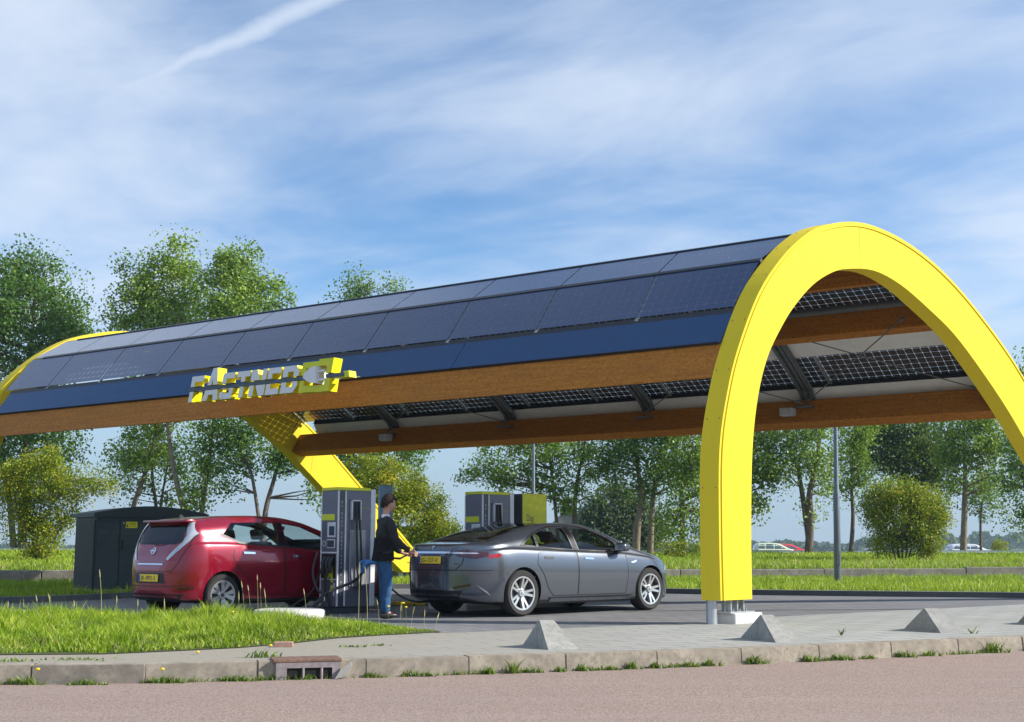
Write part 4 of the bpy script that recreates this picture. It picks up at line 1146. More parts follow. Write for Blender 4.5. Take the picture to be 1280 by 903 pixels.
s.patch('plate_recess', [(-.36, .935), (.36, .935), (.33, .765), (-.33, .765)], 'B', PUMPDARK, off=.003, res=.06, rnd=1)
hx = s.hit((0, .85), 'B')[0].x
s.plate(hx - .006, .852, 'JG-127-V', tilt=0.10)
s.ribbon('boot_seam', [(-.66, 1.01), (-.62, .80), (-.52, .705), (.52, .705), (.62, .80), (.66, 1.01)], 'B', BLACKP, w=.012, off=.004)
s.ribbon('bumper_seam', [(-.92, .70), (.92, .70)], 'B', BLACKP, w=.010, off=.004)
s.patch('diffuser', [(-.62, .40), (.62, .40), (.52, .27), (-.52, .27)], 'B', BLACKP, off=.006, res=.06)
m = M3(); m.prism([(-.035, .028), (.035, .028), (.03, .016), (.01, .018), (.004, -.035), (-.004, -.035), (-.01, .018), (-.03, .016)], lambda a, b: (0, -a, b), lambda a, b: (-.008, -a, b))
o = m.build('badge', CHROME, s.e); hh = s.hit((0, 1.03), 'B')[0]; o.location = (hh.x - .004, 0, 1.035); o.rotation_euler = (0, .5, 0)
m = M3(); hh = s.hit((-.52, .80), 'B')[0]; m.box(hh.x - .006, hh.x, -.58, -.47, .792, .806); m.build('badge', CHROME, s.e)
hh = s.hit((.50, .80), 'B')[0]; m = M3(); m.box(hh.x - .006, hh.x, .44, .62, .80, .812); m.build('badge', CHROME, s.e)
s.patch('roof_panel', [(1.80, -.52), (1.80, .52), (2.72, .54), (2.72, -.54)], 'T', plain('black_glass_roof', (.008, .008, .01), .06, coat=1.0), off=.002, res=.1)
s.seats((1.35,), .38, (-.42, 0, .42), .55); s.seats((2.35,), .38)
m = M3(); m.rbox(3.15, 3.6, -.72, .72, .62, .93, .06, 3); m.build('dashboard', SEATM, s.e, smooth=50)
m = M3(); m.lathe([(.175, -.012), (.19, 0), (.175, .012), (.165, 0)], 28, 'X', close=True); m.box(-.01, .01, -.16, .16, -.02, .02); o = m.build('steering_wheel', BLACKP, s.e, smooth=60); o.location = (3.02, .40, .95); o.rotation_euler = (0, -.4, 0)
s.wheels(dict(n=5, pair=[(-.16, -.20), (.16, .20)], w=(.022, .017), dish=.045, mat=SILVER))
_rw = ground(653.5, 771.2)
s.place(_rw.x, _rw.y, math.radians(43.2))

# ---- the red hatchback
HB = dict(L=4.445, W=0.875, ar=.78, af=3.48, rw=0.318, rim=0.222, well=0.36, skirt=0.25, tw=0.205, wheelin=0.03,
    top=[(0, .62), (.02, .74), (.05, .90), (.09, 1.00), (.14, 1.08), (.22, 1.22), (.30, 1.37), (.34, 1.43), (.40, 1.465), (.7, 1.51), (1.1, 1.54), (1.6, 1.55), (2.0, 1.535), (2.4, 1.475), (2.8, 1.355), (3.2, 1.20), (3.5, 1.085), (3.8, 1.0), (4.1, .90), (4.3, .79), (4.41, .66), (4.445, .6)],
    belt=[(0, .9), (.05, .85), (.3, 1.10), (.8, 1.10), (1.6, 1.04), (2.4, .99), (3.0, .97), (3.5, .95), (4.0, .85), (4.445, .58)],
    bot=[(0, .40), (.06, .30), (.2, .24), (.5, .20), (1.0, .165), (3.8, .165), (4.2, .18), (4.35, .2), (4.445, .28)],
    tumble=[(0, .80), (.3, .74), (.6, .70), (1.6, .70), (2.6, .72), (3.2, .76), (3.6, .8), (4.445, .82)],
    plan=(.55, 2.6, .85, 2.2), cabin=(.42, 3.3),
    side_windows=[[(.80, 1.245), (1.10, 1.13), (1.86, 1.075), (1.86, 1.425), (1.4, 1.435), (1.0, 1.42)], [(2.0, 1.065), (2.95, 1.02), (3.08, 1.06), (2.75, 1.24), (2.4, 1.375), (2.0, 1.425)]],
    rear_window=([(-.56, 1.385), (.56, 1.385), (.60, 1.13), (.50, 1.085), (-.50, 1.085), (-.60, 1.13)], lambda a, b: (-.3, a, b), lambda a, b: (.62, a, b)),
    windscreen=[(2.15, -.50), (2.15, .50), (2.7, .58), (3.25, .60), (3.25, -.60), (2.7, -.58)])
hatch = Car('hatchback', 'dark red electric hatchback seen from its rear corner, partly hidden by the charging post', 'car', HB, REDPAINT, GLASS)
s = hatch
for poly in HB['side_windows']:
    for md in ('R', 'L'): s.patch('window', poly, md, GLASS, off=-0.004, res=.09)
s.patch('rear_window', HB['rear_window'][0], 'B', GLASS_D, off=-0.003, res=.06)
s.patch('windscreen', HB['windscreen'], 'T', GLASS, off=-0.003, res=.09)
rear_door = [(1.02, 1.10), (1.93, 1.045), (1.93, .30), (1.42, .30), (1.30, .45), (1.20, .62), (1.02, .74), (.93, .90)]
front_door = [(1.95, 1.045), (3.02, .985), (3.10, .80), (3.06, .30), (1.95, .30)]
for md in ('R', 'L'):
    sg = -1 if md == 'R' else 1
    for poly, hx_, hz_ in ((rear_door, 1.12, .975), (front_door, 2.08, .92)):
        d = s.patch('door', poly, md, REDPAINT, off=0.003, res=.06, rnd=1)
        s.ribbon('door_seam', poly, md, BLACKP, w=.010, off=.0045, closed=True, parent=d)
        s.patch('handle', [(hx_, hz_), (hx_ + .22, hz_ - .01), (hx_ + .22, hz_ - .04), (hx_, hz_ - .035)], md, CHROME, off=.022, res=.03, parent=d)
    s.patch('window_pillar', [(1.87, 1.065), (1.99, 1.06), (1.99, 1.435), (1.87, 1.44)], md, PILLARB, off=.002, res=.08)
    s.ribbon('window_rubber', [(.76, 1.25), (1.10, 1.115), (2.0, 1.05), (3.0, 1.0), (3.13, 1.05)], md, BLACKP, w=.03, off=.004)
    s.patch('tail_lamp', [(sg * .53, 1.44), (sg * .63, 1.42), (sg * .74, 1.25), (sg * .70, 1.13), (sg * .60, 1.00), (sg * .44, .845), (sg * .40, .87), (sg * .50, .99), (sg * .61, 1.12), (sg * .63, 1.22), (sg * .585, 1.33)], 'B', CLEARLENS, off=.010, res=.03)
    s.patch('reflector', [(sg * .62, .43), (sg * .80, .45), (sg * .80, .42), (sg * .62, .40)], 'B', REDLENS, off=.005, res=.04)
    s.patch('headlamp', [(sg * .50, .86), (sg * .78, 1.0), (sg * .82, .90), (sg * .60, .76)], 'F', CLEARLENS, off=.01, res=.05)
    m = M3(); m.rbox(-.09, .09, -.12, .09, -.075, .075, .05, 3); mo = m.build('mirror', REDPAINT, s.e, smooth=50); mo.location = (2.92, sg * .96, 1.06)
    m = M3(); m.rbox(-.03, .05, -.06, .06, -.02, .02, .01); ar = m.build('mirror_arm', BLACKP, mo); ar.location = (0.02, -sg * .10, -.06)
s.ribbon('hatch_seam', [(-.74, 1.24), (-.70, 1.02), (-.62, .80), (-.52, .68), (.52, .68), (.62, .80), (.70, 1.02), (.74, 1.24)], 'B', BLACKP, w=.010, off=.004)
s.patch('hatch_trim', [(-.33, .795), (.33, .795), (.35, .78), (-.35, .78)], 'B', CHROME, off=.012, res=.04)
s.patch('plate_recess', [(-.36, .66), (.36, .66), (.40, .50), (-.40, .50)], 'B', BLACKP, off=.003, res=.06)
s.patch('lower_bumper', [(-.70, .34), (.70, .34), (.60, .24), (-.60, .24)], 'B', BLACKP, off=.008, res=.06)
s.ribbon('bumper_seam', [(-.80, .47), (-.45, .455), (.45, .455), (.80, .47)], 'B', BLACKP, w=.012, off=.004)
hx = s.hit((0, .58), 'B')[0].x
s.plate(hx - .008, .58, 'JK-892-S', tilt=0.03)
hh, nn = s.hit((0, .985), 'B'); m = M3(); m.lathe([(.045, 0), (.057, -.006), (.045, -.012), (.038, -.006)], 24, 'X', close=True); m.lathe([(.001, -.002), (.045, -.002), (.045, -.006), (.001, -.006)], 24, 'X', mi=1)
m.box(-.016, -.004, -.075, .075, -.012, .012, 0); o = m.build('badge', [CHROME, BLUEPLASTIC], s.e, smooth=40); o.location = hh + Vector((-.004, 0, 0)); o.rotation_euler = (0, .45, 0)
m = M3(); m.tube([(0, 0, 0), (-.03, -.06, .02), (-.02, -.28, .03)], .008, 6); o = m.build('wiper', BLACKP, s.e); hh = s.hit((.02, 1.105), 'B')[0]; o.location = hh + Vector((-.02, .1, -.0))
m = M3(); m.rbox(.24, .46, -.60, .60, 1.425, 1.462, .012, 2); m.build('spoiler', REDPAINT, s.e, smooth=40)
m = M3(); m.prism([(.50, 1.49), (.62, 1.50), (.53, 1.56)], lambda a, b: (a, -.012, b), lambda a, b: (a, .012, b)); m.build('antenna', BLACKP, s.e)
s.seats((.95,), .40, (-.36, .36), .62); s.seats((1.95,), .42)
m = M3(); m.rbox(2.75, 3.2, -.65, .65, .68, .98, .06, 3); m.build('dashboard', SEATM, s.e, smooth=50)
m = M3(); m.lathe([(.175, -.012), (.19, 0), (.175, .012), (.165, 0)], 28, 'X', close=True); m.box(-.01, .01, -.16, .16, -.02, .02); o = m.build('steering_wheel', BLACKP, s.e, smooth=60); o.location = (2.62, .36, 1.02); o.rotation_euler = (0, -.4, 0)
m = M3(); m.rbox(-.01, .01, -.11, .11, -.03, .03, .01); o = m.build('interior_mirror', BLACKP, s.e); o.location = (2.5, 0, 1.36)
s.wheels(dict(n=5, pair=[(-.12, -.26), (.12, .26)], w=(.016, .037), dish=.03, mat=SILVER, darkcap=True))
_lw = depth(278.7, 746.6, 19.9)
s.place(_lw.x, _lw.y, math.radians(48.0))

# ---- vehicles on the highway
def traffic(name, label, body, px, d, L, top, belt, wins, paint, z=-0.2, rev=False, roofmat=None):
    k = L
    sp = dict(L=L, W=.86, ar=L * .19, af=L * .81, rw=.31, rim=.2, well=.35, skirt=.28, tw=.2,
        top=top, belt=belt, bot=[(0, .35), (.2, .25), (L * .5, .2), (L - .2, .25), (L, .35)], tumble=[(0, .78), (L * .5, .74), (L, .8)], plan=(.5, 2.6, .7, 2.3), cabin=None, z=z)
    c = Car(name, label, body, sp, paint, GLASS_D, low=True, group='cars on the highway')
    for w_ in wins:
        for md in ('R', 'L'): c.patch('window', w_, md, c_glass, off=.004, res=.15)
    tz = max(p[1] for p in top)
    c.patch('rear_window', [(-.55, tz - .10), (.55, tz - .10), (.60, tz - .42), (-.60, tz - .42)], 'B', c_glass, off=.006, res=.12)
    for sg in (-1, 1): c.patch('tail_lamp', [(sg * .62, .98), (sg * .78, .98), (sg * .78, .78), (sg * .62, .78)], 'B', REDLENS, off=.006, res=.1)
    if roofmat: c.patch('roof_panel', [(L * .2, -.5), (L * .2, .5), (L * .55, .5), (L * .55, -.5)], 'T', roofmat, off=.004, res=.2)
    c.wheels(dict(n=5, pair=[(0, 0)], w=(.03, .03), dish=.03, mat=SILVER))
    p = depth(px, 683, d); c.e.location = (p.x, d, z); c.e.rotation_euler = (0, 0, 0)
    return c
c_glass = plain('dark_reflecting_car_glass', (.10, .13, .15), .08, coat=1.0)
def paint(name, c, metal=0.2): return make_paint(name, c, metal, .35)
hatch_top = [(0, .8), (.06, 1.05), (.25, 1.35), (.45, 1.47), (1.4, 1.52), (2.2, 1.47), (2.9, 1.15), (3.2, 1.0), (3.7, .85), (3.85, .6)]
hatch_belt = [(0, .8), (.3, .95), (2, .93), (3.2, .9), (3.85, .6)]
traffic('highway_car', 'pale green small hatchback driving on the highway beside the yellow arch leg', 'car', 941, 118, 3.85, hatch_top, hatch_belt,
        [[(.35, 1.0), (.95, .98), (.95, 1.40), (.5, 1.38)], [(1.05, .98), (1.75, .96), (1.75, 1.41), (1.05, 1.42)], [(1.85, .96), (2.85, .98), (2.4, 1.27), (1.85, 1.40)]], paint('pale_green_paint', (.62, .70, .45), 0), -.15)
traffic('highway_car', 'bright red hatchback on the highway between the yellow arch and a tree trunk', 'car', 958, 130, 4.1, [(a * 1.06, b) for a, b in hatch_top], [(a * 1.06, b) for a, b in hatch_belt],
        [[(1.05, .98), (1.8, .96), (1.8, 1.41), (1.05, 1.42)], [(1.9, .96), (3.0, .98), (2.5, 1.27), (1.9, 1.40)]], paint('bright_red_paint', (.70, .03, .02), 0), -.2)
sw_top = [(0, .8), (.05, 1.0), (.35, 1.38), (.55, 1.45), (1.6, 1.49), (2.5, 1.46), (3.3, 1.12), (3.6, .98), (4.3, .85), (4.5, .6)]
traffic('highway_car', 'silver white estate car on the highway near the right edge, dark rear window', 'car', 1182, 121, 4.5, sw_top, [(0, .8), (.4, .95), (2.4, .93), (3.6, .9), (4.5, .6)],
        [[(.45, 1.02), (1.15, .99), (1.15, 1.38), (.75, 1.36)], [(1.22, .99), (2.0, .98), (2.0, 1.40), (1.22, 1.39)], [(2.08, .98), (3.2, .98), (2.6, 1.32), (2.08, 1.40)]], paint('white_silver_paint', (.72, .73, .75), .1), -.2)
# ------------------------------------------------------------------ charging posts and other things under the canopy
AV = Vector((CV.x + SK * CU.x, CV.y + SK * CU.y, 0)).normalized()      # direction of the arches in plan
AH = math.atan2(AV.y, AV.x)
def charger(corner, label, number, cables, h=2.0, w=0.70, dpt=0.42):
    # local x runs along the broad side (AV), local y to the left-back
    e = empty('charging_post', corner, AH, label, 'charging post', 'fast charging posts under the canopy')
    m = M3(); m.rbox(0.0, w, 0.0, dpt, 0.10, h - .035, .012, 2); b = m.build('cabinet', PUMPGREY, e)
    m = M3(); m.rbox(-.012, w - .05, -.014, dpt + .01, h - .05, h, .006); m.build('top_cap', SIGNLIME, e)
    m = M3(); m.rbox(.02, w - .02, .02, dpt - .02, 0.0, .10, .01); m.build('plinth', PUMPDARK, e)
    m = M3(); m.rbox(w - .045, w + .05, -.02, dpt, 0.10, h - .02, .012, 2); m.build('side_rail', WHITEEDGE, e)
    # broad front (facing the viewer, y = 0): number strip with white edges, vent panel, cable holder
    for x in (.012, .15): mm = M3(); mm.box(x - .012, x + .012, -.022, -.002, .12, h - .06); mm.build('edge_strip', WHITEEDGE, e)
    mm = M3(); mm.box(.024, .138, -.010, -.002, .12, h - .06); st = mm.build('inner_strip', PUMPDARK, e)
    mm = M3(); z = h - .22; rr = random.Random(2)
    while z > .3:
        k = rr.uniform(.025, .04); mm.box(.075, .09, -.0125, -.0105, z - k, z); z -= k + .028
        if rr.random() < .2: z -= .06
    mm.build('strip_marks', plain('faint_white_marks', (.35, .36, .4), .6), st)
    mm = M3(); mm.rbox(.24, .56, -.020, -.004, .42, h - .68, .006); v = mm.build('vent_panel', PUMPLIGHT, e)
    mm = M3()
    for i in range(9): mm.box(.262 + i * .035, .268 + i * .035, -.022, -.019, .45, h - .71)
    mm.build('vent_ribs', PUMPGREY, v)
    mm = M3()
    for a in ((.25, .27, h - .52, h - .20), (.42, .44, h - .52, h - .20), (.25, .44, h - .22, h - .20)): mm.box(a[0], a[1], -.05, -.004, a[2], a[3])
    mm.box(.27, .42, -.012, -.004, h - .52, h - .22, 1)
    mm.build('cable_holder', [WHITEEDGE, PUMPDARK], e)
    mm = M3(); mm.box(.46, .66, -.006, -.003, h - .335, h - .325); mm.box(.46, .475, -.0062, -.003, h - .345, h - .315); mm.build('thin_line', plain('olive_mark', (.3, .32, .1), .6), e)
    m = M3(); m.tube(bez((.315, -.06, h - .23), (.33, -.10, h - .8), (.30, -.12, .9), (.36, -.10, .42), 16), .017, 8); m.build('hanging_cable', CABLEM, e, smooth=50)
    m = M3(); m.tube(bez((.385, -.06, h - .23), (.37, -.10, h - .8), (.44, -.12, .9), (.40, -.10, .42), 16), .017, 8)
    m.tube(bez((.36, -.10, .42), (.37, -.10, .36), (.39, -.10, .36), (.40, -.10, .42), 6), .017, 8); m.build('hanging_cable', CABLEM, e, smooth=50)
    # narrow end (x = 0 side): display, lime band, connector bay, number
    X = -.004
    def sidebox(y0, y1, z0, z1, t, mat, nm, par=e, r=.004):
        k = M3(); k.rbox(X - t, X + .01, y0, y1, z0, z1, r); return k.build(nm, mat, par)
    sidebox(.0, dpt, .12, h - .06, .004, PUMPGREY, 'end_panel')
    sidebox(dpt - .012, dpt + .012, .12, h - .06, .012, WHITEEDGE, 'edge_strip')
    sidebox(.06, dpt - .012, h - .53, h - .43, .010, SIGNLIME, 'lime_band')
    f = sidebox(.03, .25, h - .80, h - .56, .012, WHITEEDGE, 'display_frame'); sidebox(.05, .20, h - .77, h - .62, .016, SCREEN, 'display', f)
    f = sidebox(.04, .26, h - .97, h - .83, .012, WHITEEDGE, 'card_reader'); sidebox(.055, .245, h - .955, h - .845, .016, PUMPDARK, 'keypad', f)
    k = M3(); k.lathe([(.035, 0), (.045, 0), (.045, -.006), (.035, -.006)], 18, 'X', (X - .008, .33, h - .90), close=True); k.build('round_mark', WHITEEDGE, e)
    sidebox(.0, dpt - .012, h - 1.055, h - 1.03, .014, WHITEEDGE, 'bay_edge'); sidebox(.0, dpt - .012, h - 1.47, h - 1.455, .014, WHITEEDGE, 'bay_edge')
    sidebox(.01, dpt - .015, h - 1.452, h - 1.058, .007, BLACKP, 'connector_bay')
    for yy in (.08, .17, .27):
        k = M3(); k.tube([(X - .02, yy, h - 1.12), (X - .07, yy, h - 1.20), (X - .06, yy, h - 1.36)], [.035, .04, .025], 10); k.build('connector', BLACKP, e, smooth=50)
    sidebox(.03, .06, h - 1.72, h - 1.52, .010, WHITEEDGE, 'door_pull')
    if number:
        yc = .20; z0 = .34
        k = M3(); P = [(yc - .085, z0), (yc + .035, z0), (yc + .035, z0 + .02), (yc + .035, z0 + .13), (yc - .085, z0 + .13)]
        # a bold numeral one: flag, stem, cut by a gap, and a foot
        one = [[(.0, .42), (-.05, .42), (-.15, .30), (-.15, .20), (-.06, .26), (-.06, .16), (.0, .16)], [(-.06, .0), (.0, .0), (.0, .11), (-.06, .11)]]
        for q in one: k.prism(q, lambda a, b: (X - .008, yc - .02 - a * 1.0 - .10, z0 + b * .95), lambda a, b: (X - .002, yc - .02 - a * 1.0 - .10, z0 + b * .95))
        k.build('numeral', SIGNLIME, e)
    for pts in cables:
        k = M3(); k.tube(catmull(pts, 8), .016, 8); k.build('charging_cable', CABLEM, e, smooth=50)
    return e
def loc_of(corner, world, z):
    d = Vector((world.x - corner.x, world.y - corner.y, 0)); c, t = math.cos(AH), math.sin(AH)
    return (d.x * c + d.y * t, -d.x * t + d.y * c, z)
c1 = depth(421, 683, 20.6); c1.z = 0
cb1 = [[(-.02, .10, .85), (-.10, .12, .60), (-.12, .15, .30), (-.25, .0, .05), (-.5, -.10, .02), (-.8, .1, .02)],
       [(-.04, .30, .80), (-.12, .36, .50), (-.20, .45, .30), (-.45, .62, .10), (-.6, .75, .03)],
       [(-.03, .20, .78), (-.08, .20, .45), (-.05, .1, .12), (-.3, -.2, .03), (-.7, -.3, .02)]]
post1 = charger(c1, 'grey charging post with a lime cap and numeral between red car and man', True, cb1)
c2 = depth(602, 683, 22.2); c2.z = 0
post2 = charger(c2, 'second grey charging post, upper half showing behind the roof of the grey sedan', False, [])
# pump islands: low pale kerbs
def island(c, label, L=3.4, W=1.0, off=(-1.3, -.25)):
    m = M3(); m.rbox(0, L, 0, W, -.03, .105, .03, 2); o = m.build('charging_island', CONC_WHITE, None); o.location = Vector((c.x, c.y, 0)) + Matrix.Rotation(AH, 3, 'Z') @ Vector((*off, 0)); o.rotation_euler = (0, 0, AH)
    tag(o, label, 'kerbed island'); return o
island(c2, 'low pale concrete island under the far charging post, glimpsed beneath the grey sedan', L=2.6, off=(-.6, -.3))
# yellow panel standing beside the second post
yp = depth(652.5, 683, 22.75); yp.z = 0
e = empty('display_panel', yp, AH, 'square yellow panel with small lettering on a dark grey cabinet behind the sedan roof', 'sign panel')
m = M3(); m.rbox(-.0, .62, .0, .30, 0, 1.98, .008); m.build('cabinet', PUMPDARK, e)
m = M3(); m.rbox(0.004, .60, -.014, -.001, .5, 1.985, .004); m.build('yellow_face', LIME, e)
tx('Dag', 'lettering', PUMPDARK, e, Vector((.10, -.016, 1.50)), (math.radians(90), 0, 0), .17, .17)
m = M3()
for k in range(8): m.box(.17 + k * .042, .195 + k * .042, -.0165, -.0155, 1.345, 1.39 + (.03 if k in (4, 6) else 0))
m.build('faint_marks', PUMPDARK, e)     # the second line cannot be read in the photograph
# slim blue-grey pylon behind the man
pp = depth(474, 683, 22.4); pp.z = 0
e = empty('information_pylon', pp, AH - .35, 'slim blue grey pylon with small orange marks just behind the head of the man', 'pylon')
m = M3(); m.rbox(0, .24, 0, .12, 0, 2.12, .02, 2); m.build('column', plain('blue_grey_pylon', (.10, .15, .19), .35, .3), e, smooth=40)
ORG = plain('orange_mark', (.62, .30, .04), .5); 
m = M3()
for k in range(5): m.box(.10 + k * .022, .115 + k * .022, -.004, .001, 1.86, 1.90)
m.build('orange_lettering', ORG, e)
m = M3(); m.prism([(.11, 1.66), (.16, 1.66), (.16, 1.74), (.135, 1.78), (.11, 1.74)], lambda a, b: (a, -.004, b), lambda a, b: (a, .001, b)); m.build('orange_symbol', ORG, e)
# low yellow and black striped stop between the man and the sedan
a_ = ground(487, 757.5); b_ = ground(533, 757.5); d_ = b_ - a_
e = empty('wheel_stop', a_, math.atan2(d_.y, d_.x), 'low yellow parking stop with dark joints on the ground behind the tail of the sedan', 'wheel stop')
L_ = d_.length
for k in range(3):
    m = M3(); m.rbox(k * L_ / 3 + .01, (k + 1) * L_ / 3 - .01, 0, .13, 0, .075, .02, 2); m.build('yellow_section', ROADSIDEYEL, e)
m = M3(); m.rbox(-.02, L_ + .02, .02, .11, 0, .045, .01); m.build('black_core', BLACKP, e)
# round concrete disc in the grass
cd = ground(361.5, 777); cd.z = 0
m = M3(); m.lathe([(.0, .175), (.44, .175), (.49, .165), (.505, .14), (.505, -.05), (0.0, -.05)], 48, 'Z'); o = m.build('concrete_disc', CONC_WHITE, None, smooth=35); bmesh_ok = True
o.location = cd; tag(o, 'flat round pale concrete slab half hidden in the tall grass by the charging post', 'concrete slab')

# spare cable with blue connector hanging beside the man
def world_tube(name, pts, r, mat, parent=None, k=8):
    m = M3(); m.tube(catmull(pts, k), r, 8); return m.build(name, mat, parent, smooth=50)
cabE = empty('connector_cable', c1 + Vector((0, 0, 0)), 0, 'black cable ending in a blue connector hooked at the right edge of the charging post', 'cable')
def at2(px, py, d): return depth(px, py, d) - Vector((c1.x, c1.y, 0))
m = M3(); m.tube(catmull([at2(392, 757, 19.6), at2(405, 744, 19.7), at2(420, 736, 19.8), at2(438, 729, 19.8), at2(448, 722, 19.7), at2(454, 714, 19.6)], 8), .024, 8); m.build('cable', CABLEM, cabE, smooth=50)
m = M3(); m.tube(catmull([at2(370, 772, 18.9), at2(385, 763, 19.2), at2(398, 754, 19.5), at2(404, 745, 19.6), at2(396, 735, 19.7), at2(391, 715, 19.8), at2(397, 690, 19.9)], 8), .019, 8); m.build('cable', CABLEM, cabE, smooth=50)
m = M3(); m.tube(catmull([at2(453.5, 716, 19.6), at2(456, 708, 19.55), at2(461, 703.5, 19.5), at2(468, 702.5, 19.45), at2(473, 704, 19.4)], 5), [.03, .034, .036, .038, .04, .042, .044, .045, .045, .045, .044, .042, .04, .04, .04, .04, .04, .04, .038, .034, .03][:21], 12); m.build('connector', BLUEPLASTIC, cabE, smooth=50)
m = M3(); m.tube(catmull([at2(450, 711, 19.6), at2(450, 705, 19.58), at2(454, 701.5, 19.55), at2(461, 701, 19.5)], 5), .018, 8); m.build('grip', BLUEPLASTIC, cabE, smooth=50)
# charging cable that runs to the sedan
port = sedan.world((.42, .955, .955))
cab2 = empty('charging_cable', (port.x, port.y, 0), 0, 'black charging cable running from behind the man to the sedan tail', 'cable')
O = Vector((port.x, port.y, 0))
m = M3(); m.tube(catmull([depth(478, 731, 19.9) - O, depth(490, 737, 19.8) - O, depth(500, 745, 19.7) - O, depth(512, 750.5, 19.7) - O, depth(524, 752.5, 19.9) - O, depth(540, 752, 20.4) - O], 8), .016, 8); m.build('cable', CABLEM, cab2, smooth=50)
m = M3(); m.tube([depth(486, 697.5, 19.55) - O, depth(500, 698.5, 19.6) - O, port - O + Vector((-.02, .02, 0))], .016, 8); m.build('cable_lead', CABLEM, cab2, smooth=50)
m = M3(); m.tube([port - O + Vector((-.14, .02, .0)), port - O + Vector((.0, .0, 0))], [.030, .038], 12); m.build('connector', BLACKP, cab2, smooth=50)

# ------------------------------------------------------------------ equipment cabinet on the left
cc = ground(117, 737.5, 0.12); cang = math.radians(35)
e = empty('equipment_cabinet', (cc.x, cc.y, 0.10), cang, 'large dark green grey utility cabinet with a shallow arched roof and small yellow notice', 'utility cabinet')
CW, CD, CHh = 2.45, 1.5, 1.62
m = M3(); m.box(0, CW, 0, CD, 0, CHh); m.build('housing', CABINET, e)
m = M3(); N = 14; pts = [(-.08, CHh - .02)] + [(-.08 + (CW + .16) * k / N, CHh + .07 + .16 * math.sin(math.pi * k / N)) for k in range(N + 1)] + [(CW + .08, CHh - .02)]
m.prism(pts, lambda a, b: (a, -.07, b), lambda a, b: (a, CD + .07, b)); m.build('roof', CABINET, e, smooth=25)
m = M3(); m.rbox(-.025, .0, .06, CD - .06, .02, CHh - .08, .004)
for k in range(26): m.box(-.032, -.024, .12, CD - .12, .12 + k * .052, .15 + k * .052)
m.build('louvred_side', CABINET_SIDE, e)
for x0, x1 in ((.015, .50), (.53, 1.45), (1.47, CW - .02)):
    m = M3(); m.rbox(x0, x1, -.022, 0, .03, CHh - .10, .006); m.build('door', CABINET, e)
m = M3(); m.rbox(.57, .60, -.045, -.02, .88, 1.10, .005); m.build('handle', BLACKP, e)
m = M3(); m.rbox(.64, .90, -.030, -.022, CHh - .26, CHh - .12, .002); n_ = m.build('yellow_notice', SIGNYEL, e)
m = M3()
for k in range(3): m.box(.70, .87, -.0315, -.0302, CHh - .16 - k * .03, CHh - .152 - k * .03)
m.prism([(.652, CHh - .24), (.69, CHh - .24), (.671, CHh - .15)], lambda a, b: (a, -.0315, b), lambda a, b: (a, -.0302, b)); m.build('notice_marks', INK, n_)
m = M3(); m.lathe([(.001, -.034), (.022, -.034), (.024, -.02), (.001, -.02)], 14, 'Y', (.59, 0, CHh - .15)); m.build('lock', CHROME, e, smooth=40)
m = M3(); m.rbox(-.2, CW + .6, -.55, CD + .2, -.02, .03, .01); o = m.build('base_slab', CONC_BLOCK, e); o.location = (0, 0, -.012)

# ------------------------------------------------------------------ lamp posts
def lamp_post(px, py, d, z, r0, lean, label, H=7.2):
    p = depth(px, 683, d); e = empty('lamp_post', (p.x, d, z), 0, label, 'lamp post', 'lamp posts around the parking area'); e.rotation_euler = (0, lean, 0)
    m = M3(); m.tube([(0, 0, -.1), (0, 0, 1.15)], [r0, r0], 16); m.build('base_column', LAMPGREY, e, smooth=40)
    m = M3(); m.tube([(0, 0, 1.1), (0, 0, 2.35), (0, 0, 2.42), (0, 0, H)], [r0 * .96, r0 * .95, r0 * .70, r0 * .5], 16); m.build('pole', LAMPGREY, e, smooth=40)
    m = M3(); m.box(-r0 * .4, r0 * .4, -r0 - .004, -r0 + .01, .45, .85); m.build('access_door', GREYSTEEL, e)
    m = M3(); m.rbox(-.1, .6, -.12, .12, H - .05, H + .05, .04, 2); m.build('lamp_head', LAMPGREY, e, smooth=40)
    return e
lamp_post(1045.5, 727, 34.2, 0.09, .092, .022, 'grey lamp post on the right verge, seen inside the yellow arch')
lamp_post(667, 690, 41, 0.4, .075, .0, 'pale lamp post rising behind the yellow panel towards the canopy', 6.4)

